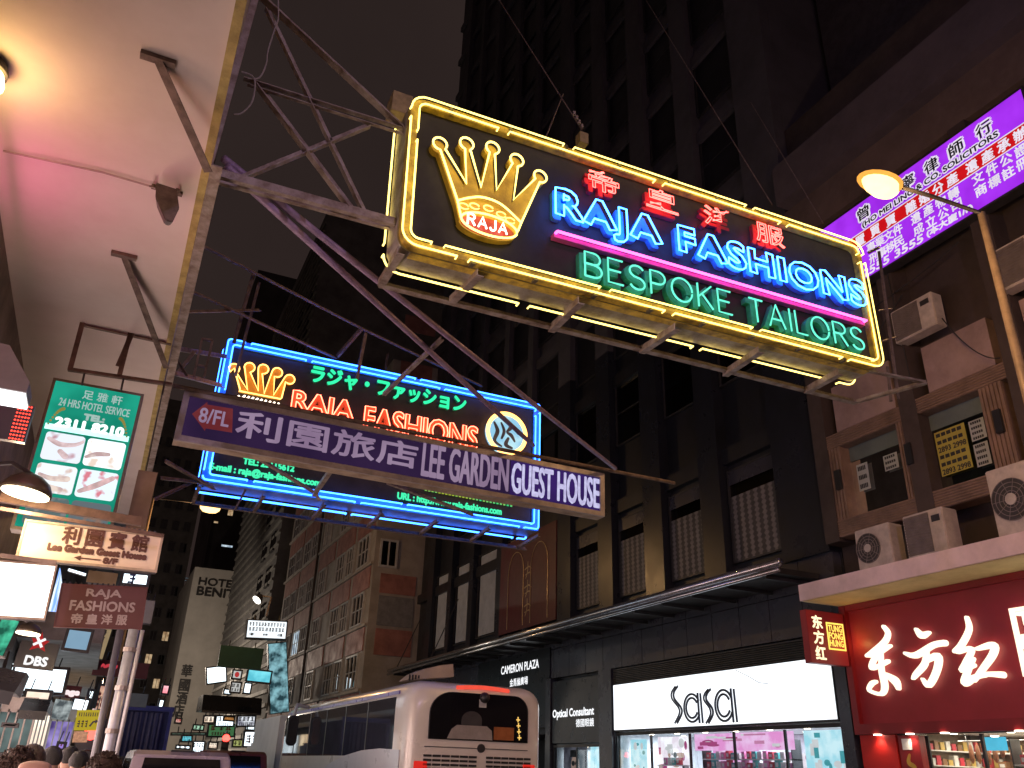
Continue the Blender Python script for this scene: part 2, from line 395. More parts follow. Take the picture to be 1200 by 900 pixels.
for y in (3.5, 6.9, 10.3, 13.7): 
    w = MB().box(-1.598, -1.57, y, y+3.05, .55, 3.05).build('added_shop_window', SOFFIT_FILL, LB)
    q = MB(); q.box(-1.57, -1.53, y+1.48, y+1.56, .55, 3.05); q.box(-1.57, -1.53, y, y+3.05, 2.45, 2.52); q.build('glazing_bars', DARKFR, w)
# next buildings on our side of the road
DKW = mat('night_wall', (.10, .085, .08), .8, 0, .35, .5, .1); DKW2 = mat('night_wall_grey', (.16, .15, .145), .8, 0, .35, .4, .1)
LITW = emit('lit_window', (1., .72, .42), .55, (.5, .3, .15), 1.2, False); LITC = emit('lit_window_cool', (.75, .9, 1.), .9, (.3, .4, .5), 1.2, False)
NB_ = thing('shop_block', 'dark tall block beyond the white soffit with signs along its shops', 'building', (-3, 40, 0))
MB().box(-14, -1.55, 17.95, 62, .12, 46).build('wall', DKW, NB_)
MB().box(-1.56, -.1, 18.2, 62, 3.6, 4.1).build('canopy', mat('concrete_canopy', (.22, .2, .19), .8), NB_)
MB().box(-1.56, -.05, 18.2, 62, 7.6, 46).build('upper_storeys', DKW, NB_)
for i in range(7):  # lit windows added for coach reflections and light on the street
    y = 19+i*6
    w = MB().box(-1.548, -1.52, y, y+5.2, .5, 3.2).build('added_shop_window', (emit('block_window_cool', (.85, .95, 1.), 2.2, (.3, .4, .45), .9), emit('block_window_warm', (1., .78, .5), 2.2, (.45, .25, .12), .9))[i % 2], NB_)
    q = MB()
    for k in range(5): q.box(-1.52, -1.48, y+1.3*k-.03, y+1.3*k+.03, .5, 3.2)
    q.box(-1.52, -1.46, y-.05, y+5.25, 3.2, 3.5); q.build('shop_window_frame', DARKFR, w)
for i in range(11):  # lit signs added to be mirrored in the coach side windows
    y = 18.6+i*3.9
    m_ = (emit('fascia_white', (.9, .97, 1.), 1.8, (.5, .6, .7), 1.5), emit('fascia_orange', (1., .5, .12), 1.2, (.9, .8, .6), 1.5), emit('fascia_blue', (.2, .4, 1.), 1.3, (.8, .9, 1.), 1.3), emit('fascia_red', (.85, .08, .06), 1., (1., .85, .7), 1.3))[(i*i+i) % 4 if i % 2 else 0]
    f_ = MB().box(-1.548, -1.40, y, y+3.3, 4.3, 5.5+.3*(i % 3)).build('added_fascia_sign', DARKFR, NB_)
    MB().box(-1.399, -1.38, y+.1, y+3.2, 4.4, 5.4+.3*(i % 3)).build('lit_face', m_, f_)
NF = thing('corner_tower', 'tall dark tower far down the street with few lit windows', 'building', (14, 210, 0))
MB().box(16, 46, 200, 240, .0, 120).build('wall', mat('tower_wall', (.055, .047, .045), .85, 0, .3, .2), NF)
FT = Frame((0, 199.95, 0), (1, 0, 0), n=(0, -1, 0))
for (x, y, w, h, mm) in ((270, 601, 6, 7, LITW), (266, 640, 12, 3, LITC), (253, 612, 5, 3, LITW), (214, 677, 26, 1.2, LITC), (214, 680, 26, 1.2, LITC), (210, 716, 4, 2, LITC), (205, 733, 5, 1.6, LITC), (204, 750, 4, 1.6, LITC), (188, 762, 4, 2, LITW)):
    a, b = FT.px(x, y); k = 200/FPX*1.1
    window(FT, a-w*k/2, a+w*k/2, b-h*k/2, b+h*k/2, NF, DARKFR, mm, .12, .1, 0)
ND = thing('left_tower', 'dark narrow tower behind the shops on the signpost side', 'building', (2, 150, 0))
MB().box(-14, 9.5, 150, 175, 0, 60).build('wall', DKW, ND)
FD = Frame((0, 149.9, 0), (1, 0, 0), n=(0, -1, 0))
for r in range(13):
    for c in range(6):
        a = -1.6+c*1.85; b = 8+r*3.6
        window(FD, a, a+1.1, b, b+1.6, ND, DARKFR, LITW if (r*8+c) in (13, 29, 42, 20) else GLD, .1, .1, 1)

# ---- Hotel tower, podium, grey tower on the far right side
HB = thing('hotel_tower', 'pale hotel tower with its name in capitals near the roof', 'building', (11, 118, 0))
PALE = mat('pale_concrete', (.52, .48, .43), .8, 0, .2, .25, .1)
FH = Frame((0, 118, 0), (1, 0, 0), n=(0, -1, 0))
a0, _ = FH.px(203, 800); a1, btop = FH.px(262, 668); a1 = FH.px(275, 800)[0]
MB().box(a0, 30, 118, 140, 0, btop).build('wall', PALE, HB)
lq = MB(); ta, tb = FH.px(234, 676); ta2, tb2 = FH.px(274, 697)
LETD = mat('dark_letter', (.03, .026, .024), .5)
text(lq, FH, 'HOTEL', ta, ta+5.0, tb-1.0, tb-.05, .02, .04, .1); text(lq, FH, 'BENITO', ta, ta+6.2, tb-2.35, tb-1.25, .02, .05, .1)
lq.build('roof_lettering', LETD, HB)
lq = MB()
for i, ch in enumerate('華國酒店'):
    x, y = ((219, 786), (216, 803), (213, 818), (209, 833))[i]; a, b = FH.px(x, y); text(lq, FH, ch, a-.6, a+.6, b-.7, b+.7, .02, .05, .1)
lq.build('side_lettering', LETD, HB)
PB = thing('banded_podium', 'low building with pale horizontal bands in front of the hotel tower', 'building', (13.2, 90, 0))
FP = Frame((13.2, 0, 0), (0, -1, 0), n=(-1, 0, 0))
z_t = at(335, 735, X=13.2).z
MB().box(13.22, 26, 77, 117, 0, z_t).build('wall', mat('podium_grey', (.26, .25, .235), .8, 0, .3, .4, .1), PB)
q = MB(); 
for k in range(9): q.box(13.02, 13.22, 77, 117, z_t-.3-k*1.15, z_t-k*1.15)
q.build('bands', mat('podium_band', (.62, .60, .56), .7, 0, .2, .6), PB)
GT = thing('grey_tower', 'grey ribbed tower block rising behind the banded podium', 'building', (15, 95, 0))
MB().box(13.35, 34, 84, 117.6, z_t+.01, 62).build('wall', DKW2, GT)
FG = Frame((13.35, 0, 0), (0, -1, 0), n=(-1, 0, 0)); FG2 = Frame((0, 84, 0), (1, 0, 0), n=(0, -1, 0))
q = MB()
for k in range(40): q.fbox(FG, -117.5, -84, z_t+1+k*1.2, z_t+1.25+k*1.2, 0, .18)
q.build('ribs', mat('tower_rib', (.24, .23, .21), .8, 0, .3, .5), GT)
for r in range(11):
    window(FG, -93, -91.2, z_t+2+r*3.6, z_t+4+r*3.6, GT, DARKFR, GLD, .08, .22, 1)
    window(FG, -88, -86.2, z_t+2+r*3.6, z_t+4+r*3.6, GT, DARKFR, GLD, .08, .22, 1)

# ---- pink tiled walk-up
PK = thing('pink_building', 'pink and beige walk-up building with grilled windows beyond the dark plaza', 'building', (13.2, 60, 0))
BEI = mat('beige_wall', (.34, .29, .25), .8, 0, .3, .5, .15); PINK = mat('pink_tile', (.33, .135, .105), .6, 0, .25, 1.2, .15, dirt=(.2, .08, .065))
WHF = mat('white_window_frame', (.45, .43, .42), .5)
MB().box(13.25, 28, 48.1, 76.5, 0, 26).build('wall', BEI, PK)
F1 = Frame((13.25, 0, 0), (0, -1, 0), n=(-1, 0, 0)); F2 = Frame((0, 48.1, 0), (1, 0, 0), n=(0, -1, 0))
q = MB(); q2 = MB()
for r in range(6):
    b = 4.3+r*3.55
    for (s0, s1) in ((-76, -70.2), (-69.6, -63.9), (-63.1, -58.3), (-57.6, -53), (-52.3, -48.5)):
        MB().fbox(F1, s0, s1, b-.25, b+1.05, 0, .06).build('tile_panel', PINK, PK)
    q2.fbox(F1, -76.5, -48.12, b+1.08, b+1.24, 0, .16)
for (ya, yb) in ((768, 737), (695, 672)):
    MB().fbox(F2, 13.75, 15.95, F2.px(450, ya)[1], F2.px(450, yb)[1], 0, .05).build('tile_panel', PINK, PK)
for k in range(4):
    MB().fbox(F2, 13.75, 15.95, 17.8+k*3.5, 19+k*3.5, 0, .05).build('tile_panel', PINK, PK)
q2.build('string_courses', mat('beige_ledge', (.40, .34, .29), .7, 0, .25, 1), PK)
q = MB().fbox(F2, 13.75, 15.9, F2.px(450, 733)[1], F2.px(450, 698)[1], 0, .05); q.build('grey_panel', mat('grey_render', (.20, .19, .19), .8), PK)
for r in range(6):
    b = 5.6+r*3.55
    for i, (s0, s1) in enumerate(((-75.4, -72.8), (-72.4, -70.4), (-69.2, -66.8), (-66.4, -64.2), (-62.4, -60.3), (-57.2, -55), (-54.6, -52.7), (-51.7, -49.2))):
        if r == 0 and i in (0, 3): continue
        window(F1, s0, s1, b, b+1.9, PK, WHF, LITC if (r, i) == (1, 2) else GLD, .09, .12, 2, 1)
wa, wb = F2.px(443, 664); wc, wd = F2.px(467, 634)
for k in range(3): window(F2, wa, wc, wb+k*3.55, wd+k*3.55, PK, WHF, GLD, .12, .12, 1, 0)
q = MB()
for z in (3.2, 9.3): q.tube([(13.1, 63.5, z-3), (13.1, 63.5, z+16)], .09)
q.build('drain_pipe', mat('pipe_iron', (.1, .07, .06), .5), PK)

# ---- dark plaza building with canopy, columns, windows
CP = thing('plaza_building', 'dark glazed plaza building with black columns above a long metal canopy', 'building', (16, 32, 0))
FR = Frame((16, 0, 0), (0, -1, 0), n=(-1, 0, 0))
PANEL = mat('dark_cladding', (.050, .049, .064), .28, 0, .35, .7, .02, spec=.7)
COLM = mat('dark_column_stone', (.019, .021, .029), .3, 0, .35, .8, .02, spec=.45)
FLR = mat('spandrel_dark', (.018, .019, .025), .4, 0, .3, .8)
UPW = mat('upper_lightened', (.072, .064, .074), .85, 0, .3, .3, .1)  # upper storeys lightened to stand for city glow on them
MB().box(16.32, 30, 15.45, 48, 17.2, 66).build('upper_wall', UPW, CP)
q = MB().box(16.32, 30, 15.45, 48, 2.98, 17.2); q.box(19.4, 30, 15.45, 48, .12, 2.98); q.build('wall', FLR, CP)
cols = [15.95, 20.0, 23.15, 26.3, 29.5, 33.0, 35.9, 39.35, 42.35, 45.4]
for y, w in zip(cols, (2.4, 1.0, 1.1, 1.0, 1.1, .55, .6, .55, .5, .8)):
    y0 = max(15.46, y-w/2); MB().box(15.93, 16.32, y0, min(47.98, y+w/2), 6.9, 17.2).build('column', COLM, CP); MB().box(15.93, 16.32, y0, min(47.98, y+w/2), 17.2, 66).build('upper_pier', UPW, CP)
# ground floor cladding above the shops
q = MB(); z0 = 4.95
for i in range(26):
    y0 = 15.5+i*1.25
    if y0 > 46.5: break
    q.box(16.05, 16.31, y0+.012, y0+1.238, 4.97, 6.05); q.box(16.05, 16.31, y0+.012, y0+1.238, 6.07, 6.9)
q.build('cladding_panels', PANEL, CP)
for y0, y1 in ((15.5, 15.86), (26.1, 26.95), (30.6, 31), (37.7, 38.4), (46.5, 47.9)):
    MB().box(15.96, 16.31, y0, y1, .13, 4.95).build('shop_pier', PANEL, CP)
# canopy with steel lip
CHR = mat('brushed_steel', (.52, .53, .56), .22, .9, .25, 3, .05)
q = MB().box(14.45, 16.0, 16.0, 46.5, 6.28, 6.42); q.build('canopy_deck', mat('canopy_soffit', (.045, .042, .042), .35, .2, .3, 1.5), CP)
q = MB(); q.tube([(14.42, 15.6, 6.45), (14.42, 47, 6.45)], .10, 10); q.tube([(14.36, 15.6, 6.26), (14.36, 47, 6.26)], .06, 8); q.build('canopy_lip', CHR, CP, True)
for i in range(21): MB().bar((14.5, 16.3+i*1.5, 6.22), (16.0, 16.3+i*1.5, 6.22), .09, .1).build('canopy_rib', DARKFR, CP)
for y in (40.9, 46.3): MB().tube([(14.6, y, 6.5), (15.93, y, 9.6)], .025).build('canopy_rod', DARKFR, CP)
# window grid
TPN = mat('tower_pane', (.018, .018, .022), .38, 0, .3, .7, spec=.3)
BL = mat('perforated_screen', (.19, .165, .16), .6, 0, .25, 9, .1)
def screen_mat():
    M = mat('patterned_screen', (.20, .175, .17), .55, 0, .2, 6)
    nt = M.node_tree; N = nt.nodes; L = nt.links; B = N['Principled BSDF']
    tc = N.new('ShaderNodeTexCoord'); mp = N.new('ShaderNodeMapping'); mp.inputs['Scale'].default_value = (1, 1, 1); L.new(tc.outputs['Object'], mp.inputs[0])
    sx = N.new('ShaderNodeSeparateXYZ'); L.new(mp.outputs[0], sx.inputs[0])
    def wv(o, f):
        a = N.new('ShaderNodeMath'); a.operation = 'MULTIPLY'; a.inputs[1].default_value = f; L.new(o, a.inputs[0])
        b = N.new('ShaderNodeMath'); b.operation = 'SINE'; L.new(a.outputs[0], b.inputs[0]); return b.outputs[0]
    s1 = wv(sx.outputs[1], 20); s2 = wv(sx.outputs[2], 42)
    ab = N.new('ShaderNodeMath'); ab.operation = 'MULTIPLY'; L.new(s2, ab.inputs[0]); ab.inputs[1].default_value = .5
    sm = N.new('ShaderNodeMath'); sm.operation = 'ADD'; L.new(s1, sm.inputs[0]); L.new(ab.outputs[0], sm.inputs[1])
    mr = N.new('ShaderNodeMapRange'); L.new(sm.outputs[0], mr.inputs[0]); mr.inputs[1].default_value = -.4; mr.inputs[2].default_value = .6; mr.inputs[3].default_value = .28; mr.inputs[4].default_value = 1
    mx = N.new('ShaderNodeMix'); mx.data_type = 'RGBA'; mx.blend_type = 'MULTIPLY'; mx.inputs[0].default_value = 1
    src = B.inputs['Base Color'].links[0].from_socket
    L.new(src, mx.inputs[6]); L.new(mr.outputs[0], mx.inputs[7]); L.new(mx.outputs[2], B.inputs['Base Color'])
    return M
SCR = screen_mat()
GREYPANE = glass('grey_pane', (.16, .16, .17), .12); BLIND = mat('pale_blind', (.36, .38, .44), .7, 0, .15, 2); BEIB = mat('beige_blind', (.42, .38, .26), .7, 0, .15, 2)
bays = [(17.2, 19.45), (20.55, 22.55), (23.75, 25.75), (26.85, 28.9)]
for (y0, y1) in bays:
    w = window(FR, -y1, -y0, 7.35, 10.2, CP, DARKFR, GLD, .05, .1, 0, 0, c=-.28)
    MB().fquad(FR, -y1+.05, -y0-.05, 7.4, 9.35, -.2).build('screen', SCR, w)
    MB().fquad(FR, -y1+.05, -y0-.05, 9.72, 10.15, -.2).build('transom_panel', PANEL, w)
pale = [(36.35, 39.0, BLIND), (39.7, 42.0, BLIND), (42.7, 45.0, BLIND), (33.3, 35.6, BEIB)]
for r in range(1, 14):
    b = 7.35+5.7*r if r < 2 else 13.05+3.75*(r-1)
    for j, (y0, y1) in enumerate(bays+[(30.2, 32.7), (33.3, 35.6), (36.35, 39.0), (39.7, 42.0)]):
        if r > 9 and j > 5: continue
        w = window(FR, -y1, -y0, b, b+2.7, CP, DARKFR, GLD if r < 2 else TPN, .05, .1, 0, 1 if (r+j) % 3 == 0 else 0, c=-.28)
        if r < 2 and (r*5+j*3) % 7 == 1: MB().fquad(FR, -y1+.06, -y0-.06, b+1.1, b+2.6, -.262).build('blind', BLIND if j % 2 else BEIB, w)
        if (r, j) in ((1, 2), (1, 3)): MB().fquad(FR, -y1+.06, -y0-.06, b+.1, b+1.2, -.265).build('paper', WHITEP, w)
for (y0, y1, bm_) in pale[:3]+[(33.4, 35.5, BEIB)]:
    w = window(FR, -y1, -y0, 7.4, 11.5, CP, DARKFR, GLD, .05, .1, 0, 0, c=-.28)
    MB().fquad(FR, -y1+.3, -y0-.3, 7.5, 11.4, -.2).build('blind', bm_, w)
q = MB(); q2 = MB()
for r in range(13):
    b = 10.4+r*3.75+(1.4 if r > 0 else 0)
    (q if r < 2 else q2).box(16.1, 16.31, 15.5, 48, b, b+.5)
q.build('floor_bands', FLR, CP); q2.build('upper_floor_bands', UPW, CP)

# ---- brown building nearest on the far side
RB = thing('brown_building', 'brown shop building with heavy cornice and grooved window frames over red shop', 'building', (16, 8, 0))
BRW = mat('brown_render', (.13, .088, .075), .75, 0, .35, .6, .2); BRD = mat('brown_dark', (.055, .038, .034), .7, 0, .35, .8, .15)
PKP = mat('pinkish_render', (.36, .25, .235), .75, 0, .25, .7, .15, dirt=(.22, .15, .14))
q = MB().box(16.3, 30, -12, 15.4, 2.86, 20.5); q.box(19.4, 30, -12, 15.4, .12, 2.86); q.build('wall', BRD, RB)
q = MB().box(15.35, 16.5, -12, 15.2, 17.1, 18.45); q.box(15.6, 16.5, -12, 15.3, 18.45, 18.75); q.build('cornice', mat('cornice_render', (.10, .077, .085), .75, 0, .3, .5, .15), RB)
MB().box(15.8, 16.35, -12, 15.38, 15.9, 17.1).build('frieze', BRW, RB)
MB().box(18.5, 30, -12, 15.2, 20.5, 44).build('setback_storeys', mat('setback_wall', (.05, .042, .045), .8), RB)
for y0, y1, z1 in ((12.85, 14.75, 11.1), (10.2, 11.9, 11.), (4, 9.4, 11.)): MB().box(16.0, 16.33, y0, y1, 9.85, z1).build('spandrel_panel', PKP, RB)
q = MB()
for y in (15.2, 12.4, 9.7, 7.): q.box(15.75, 16.34, y-.28, y+.18, 7.0, 15.9)
q.build('pilasters', BRD, RB)
def grooved(q, F, a0, a1, b0, b1, c0, c1, vert, n):
    q.fbox(F, a0, a1, b0, b1, c0, c1-.03)
    for i in range(n):
        if vert: w = (a1-a0)/n; q.fbox(F, a0+i*w+w*.2, a0+(i+1)*w-w*.1, b0, b1, c1-.03, c1)
        else: w = (b1-b0)/n; q.fbox(F, a0, a1, b0+i*w+w*.2, b0+(i+1)*w-w*.1, c1-.03, c1)
GRV = mat('grooved_frame', (.24, .155, .115), .5, .1, .3, 2, .1)
q = MB()
FW_ = Frame((15.9, 0, 0), (0, -1, 0), n=(-1, 0, 0))
grooved(q, FW_, -15.2, 4, 9.36, 9.72, -.3, .14, False, 6); grooved(q, FW_, -15.2, 4, 7.08, 7.5, -.3, .14, False, 7)
for y0, y1 in ((14.55, 15.15), (12.3, 12.8), (10.05, 10.6), (7.6, 8.1), (5.2, 5.7)): grooved(q, FW_, -y1, -y0, 7.5, 9.36, -.3, .12, True, 6)
q.build('window_surround', GRV, RB)
GRG = glass('green_grey_glass', (.30, .36, .34), .22)
PGRN = mat('green_grey_board', (.12, .15, .14), .7, 0, .2, 1)
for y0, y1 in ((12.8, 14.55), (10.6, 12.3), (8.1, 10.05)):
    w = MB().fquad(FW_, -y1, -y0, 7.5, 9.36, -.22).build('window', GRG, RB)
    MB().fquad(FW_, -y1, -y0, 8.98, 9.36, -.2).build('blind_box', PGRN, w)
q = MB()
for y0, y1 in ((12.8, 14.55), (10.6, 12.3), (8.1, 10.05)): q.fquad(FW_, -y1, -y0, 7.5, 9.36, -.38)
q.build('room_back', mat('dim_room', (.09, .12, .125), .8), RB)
for (y, px_) in ((14.72, 0), (12.55, 0), (10.3, 0)):
    MB().fbox(FW_, -y-.05, -y+.12, 8.25, 8.75, .12, .2).build('lamp_bracket', BLACKM, RB)
MB().box(14.75, 16.3, -12, 15.45, 5.52, 5.9).build('canopy_slab', mat('slab_cream', (.80, .62, .64), .75, 0, .2, 1.2, .15), RB)

# ================================================================== SIGN 1: big yellow-bordered neon sign
o = at(463, 287, Y=6.0); F1s = Frame(o, at(1036, 436, Y=6.0)-o, n=(0, -1, 0))
S1 = thing('neon_sign', 'large black neon sign with gold crown, yellow double border and red, blue and green lettering', 'neon sign', at(750, 270, Y=6.2))
ra0, ra1, rb0, rb1 = F1s.rect([(484, 108), (1010, 288), (1036, 433), (470, 282)], .1)
DEP = .32
q = MB(); q.prism(F1s, rrect(ra0-.01, ra1+.01, rb0-.01, rb1+.01, .14), -DEP, -.005, 0)
q.build('cabinet', GALV, S1)
bw = .075
q = MB().ring(F1s, rrect(ra0, ra1, rb0, rb1, .15), rrect(ra0+bw, ra1-bw, rb0+bw, rb1-bw, .08), -.01, .075)
YEL = mat('yellow_enamel', (.62, .44, .05), .45, 0, .45, 9, .1, dirt=(.20, .13, .03))
q.build('border_channel', YEL, S1)
q = MB(); q.fbox(F1s, ra0+.12, ra1-.12, rb0-.016, rb0-.011, -.10, -.008); q.build('yellow_edge', YEL, S1)
MB().prism(F1s, rrect(ra0+bw-.005, ra1-bw+.005, rb0+bw-.005, rb1-bw+.005, .08), -.004, .002).build('face_panel', SIGNBLK, S1)
def segs(lp, gaps, n):      # split a closed loop of points into n tubes with little gaps
    k = len(lp); return [[lp[(i) % k] for i in range(g0, g1)] for g0, g1 in gaps]
def densify(lp, step):
    out = []
    for i in range(len(lp)):
        a, b = lp[i], lp[(i+1) % len(lp)]; d = math.hypot(b[0]-a[0], b[1]-a[1]); n = max(1, int(d/step))
        out += [(a[0]+(b[0]-a[0])*j/n, a[1]+(b[1]-a[1])*j/n) for j in range(n)]
    return out
def border(F, a0, a1, b0, b1, r, c, rad, m, parent, pieces=7, name='border_tube', gap=1):
    lp = densify(rrect(a0, a1, b0, b1, r), .12); k = len(lp); q = MB()
    for i in range(pieces):
        i0 = k*i//pieces; i1 = k*(i+1)//pieces
        pts = [F.p(*lp[j % k], c) for j in range(i0, i1-gap+1)]
        pts = [F.p(*lp[i0 % k], c-.05)] + pts + [F.p(*lp[(i1-gap) % k], c-.05)]
        q.tube(pts, rad, 6)
    return q.build(name, m, parent, True)
border(F1s, ra0, ra1, rb0, rb1, .15, .11, .0092, NY, S1)
border(F1s, ra0+bw, ra1-bw, rb0+bw, rb1-bw, .08, .11, .0092, NY, S1, 9)
border(F1s, ra0-.03, ra1+.03, rb0-.04, rb1+.03, .16, -DEP-.02, .010, NY, S1, 8)
def edge_clips():           # electrode housings where tubes meet
    for t in range(1, 9):
        a = ra0+(ra1-ra0)*t/9+.05; m_ = mat('glass_clip', (.12, .1, .06), .3)
        MB().fbox(F1s, a-.02, a+.02, rb0-.02, rb0+.012, .02, .09).build('tube_clip', m_, S1); MB().fbox(F1s, a-.3, a-.27, rb1-.03, rb1+.02, .03, .09).build('tube_clip', m_, S1)
edge_clips()
TC = .125                   # how far the tubes stand off the face
pc = lambda x, y, c=TC: F1s.px(460+x/4, 90+y/4, c)
cir = [(223,313), (348,313), (470,333), (583,390), (693,467)]; R_ = 33
val = [(347,500), (415,517), (488,530), (567,577)]
def crown_outline(grow=0, c=TC):
    cs = [pc(*q, c) for q in cir]; vs = [pc(*q, c) for q in val]
    r = (pc(223+R_, 313, c)[0]-pc(223, 313, c)[0])+grow
    out = [pc(322, 660, c), pc(305, 580, c)]
    for i, (cx, cz) in enumerate(cs):
        prev = out[-1] if i == 0 else vs[i-1]; nxt = vs[i] if i < 4 else pc(603, 685, c)
        a0 = math.degrees(math.atan2(prev[1]-cz, prev[0]-cx)); a1 = math.degrees(math.atan2(nxt[1]-cz, nxt[0]-cx))
        while a1 > a0: a1 -= 360
        if a0-a1 < 180: a1 -= 360
        out += arc(cx, cz, r, r, a0-14, a1+14, 14)
        if i < 4: out.append(vs[i])
    out += [pc(603, 685, c), pc(588, 722, c)]
    return out
GOLD = mat('gold_enamel', (.62, .43, .07), .4, .1, .4, 5, .15, dirt=(.34, .21, .03))
co = crown_outline()
ovc = ((pc(318,655)[0]+pc(588,722)[0])/2, (pc(318,655)[1]+pc(588,722)[1])/2-.015); ovx = (pc(588,722)[0]-pc(318,655)[0])/2; ovy = .112
low = arc(ovc[0], ovc[1], ovx, ovy, -8, -172, 16)
CR = MB(); CR.prism(F1s, co+low, .002, .075); crown = CR.build('crown', GOLD, S1)
q = MB(); q.tube([F1s.p(a, b, TC) for a, b in co], .0105, 6); q.tube([F1s.p(a, b, TC) for a, b in arc(ovc[0], ovc[1], ovx*.97, ovy, 0, 352, 34)], .0105, 6)
up = spline([pc(306,580), pc(360,567), pc(425,565), pc(510,598), pc(600,680)], 6); q.tube([F1s.p(a, b, TC) for a, b in up], .0105, 6)
q.build('outline_tube', NY, crown, True)
q = MB()
for i, (x, y) in enumerate(((335,600), (385,600), (450,610), (510,640), (552,668))):
    a, b = pc(x, y+6); q.tube([F1s.p(u, v, TC) for u, v in arc(a, b, .048, .03, 20, 340, 12)], .007, 5)
q.build('jewel_tubes', NO, crown, True)
MB().prism(F1s, arc(ovc[0], ovc[1], ovx*.93, ovy*.9, 0, 360, 32)[:-1], .076, .082).build('red_oval', mat('red_enamel', (.50, .05, .03), .4, 0, .3, 6), crown)
q = MB(); a0, a1, b0, b1 = F1s.rect([(460+357/4, 90+640/4), (460+535/4, 90+688/4), (460+537/4, 90+738/4), (460+350/4, 90+688/4)], TC)
neon_strokes(q, F1s, 'RAJA', a0, a1, b0, b1, TC, .0095, gap=.3); q.build('oval_lettering', NW, crown, True)
# lettering rows
BLUP = mat('blue_enamel', (.06, .34, .78), .45, 0, .35, 6, .1); GRNP = mat('green_enamel', (.05, .46, .32), .45, 0, .4, 6, .1); PNKP = mat('pink_enamel', (.72, .10, .42), .45, 0, .3, 6, .1); REDP = mat('red_letter_enamel', (.45, .03, .035), .45, 0, .4, 6, .1)
def letter_row(s, corners, base, gas, r, boldk, nm):
    a0, a1, b0, b1 = F1s.rect(corners, TC)
    q = MB(); text(q, F1s, s, a0, a1, b0, b1, .002, boldk, .055, 0, 1.13); ob = q.build(nm, base, S1)
    t = MB(); neon_text(t, F1s, s, a0, a1, b0, b1, TC, r, 1.13, grow=boldk); t.build('neon_tube', gas, ob, True)
letter_row('RAJA FASHIONS', [(655, 222), (1012, 331), (1014, 364), (652, 262)], BLUP, NB, .0095, .021, 'blue_lettering')
a0, a1, b0, b1 = F1s.rect([(687, 295), (1010, 386), (1013, 411), (684, 322)], TC)
q = MB(); ls, w_ = stroke_layout('BESPOKE TAILORS', .23)
for l in ls: band(q, F1s, [(a0+a/w_*(a1-a0), b0+b*(b1-b0)) for a, b in l], .062, .002, .07+random.uniform(0, .002))
gb = q.build('green_lettering', GRNP, S1)
q = MB(); neon_strokes(q, F1s, 'BESPOKE TAILORS', a0, a1, b0, b1, TC, .0105, gap=.23); q.build('neon_tube', NG, gb, True)
a0, b0 = F1s.px(653, 272.5, .1); a1, b1 = F1s.px(1015, 377, .1); bm_ = (b0+b1)/2
pb = MB().fbox(F1s, a0-.02, a1+.01, bm_-.035, bm_+.01, .002, .07).build('pink_bar', PNKP, S1)
q = MB().tube([F1s.p(a0, bm_+.012, .02), F1s.p(a0, bm_+.012, .1)]+[F1s.p(a0+(a1-a0)*i/20, bm_+.012, .105) for i in range(21)]+[F1s.p(a1, bm_+.012, .02)], .015, 6); q.build('pink_tube', NP, pb, True)
for ch, c4 in zip('帝皇洋服', ([(692,196),(725,204),(723,231),(690,223)], [(759,218),(794,227),(792,252),(757,243)], [(827,239),(858,247),(856,271),(825,264)], [(888,258),(918,266),(917,292),(886,285)])):
    a0, a1, b0, b1 = F1s.rect(c4, TC); h_ = .25; bc = (b0+b1)/2
    t0 = MB(); text(t0, F1s, ch, a0-.01, a1+.01, bc-h_/2, bc+h_/2, .002, .012, .05); ob = t0.build('red_character', REDP, S1)
    t = MB(); neon_text(t, F1s, ch, a0-.01, a1+.01, bc-h_/2, bc+h_/2, TC, .0052); t.build('neon_tube', NR, ob, True)
# maintenance walkway under and behind the sign
q = MB(); b_ = rb0-.02
A = lambda a, b, c: F1s.p(a, b, c)
for px1, px2 in (((475, 286), (447, 332)), ((566, 316), (530, 352)), ((690, 344), (646, 386)), ((805, 375), (752, 411)), ((905, 402), (850, 438)), ((1000, 428), (945, 458))):
    p_ = at(*px1, Z=F1s.p(0, b_, 0).z-.02); p_.y = 5.97
    s_ = at(*px2, Z=5.80); q.angle(p_, s_, .07, .01)
q.angle(at(445, 331, Z=5.82), at(1003, 470, Z=5.82), .075, .01)
e0 = at(945, 455, Z=5.84); q.angle(at(1003, 470, Z=5.82), at(1085, 447, Z=5.86), .06, .01)
q.angle(at(990, 428, Z=5.9), at(1085, 447, Z=5.88), .05, .008)
q.build('walkway_frame', STEEL, S1)
q = MB(); yb = 6.75
for xa, ya, xb, yb2 in ((1030, 295, 1053, 468), (1040, 430, 1044, 470)): q.tube([at(xa, ya, Y=yb), at(xb, yb2, Y=yb)], .022, 6)
q.tube([at(1018, 296, Y=yb), at(1030, 290, Y=yb)], .02, 6); q.tube([at(1045, 362, Y=yb), at(1030, 364, Y=yb)], .012, 6); q.tube([at(1050, 395, Y=yb), at(1034, 400, Y=yb)], .012, 6)
q.build('end_ladder', STEEL2, S1)
q = MB(); p = at(682, 160, Y=6.1); q.box(p.x-.05, p.x+.05, p.y-.05, p.y+.05, p.z-.12, p.z+.02); p = at(468, 128, Y=6.25); q.box(p.x-.1, p.x+.1, p.y-.1, p.y+.1, p.z-.12, p.z+.12)
q.build('hanging_lugs', mat('lug_paint', (.35, .26, .12), .5, .2, .4, 8), S1)
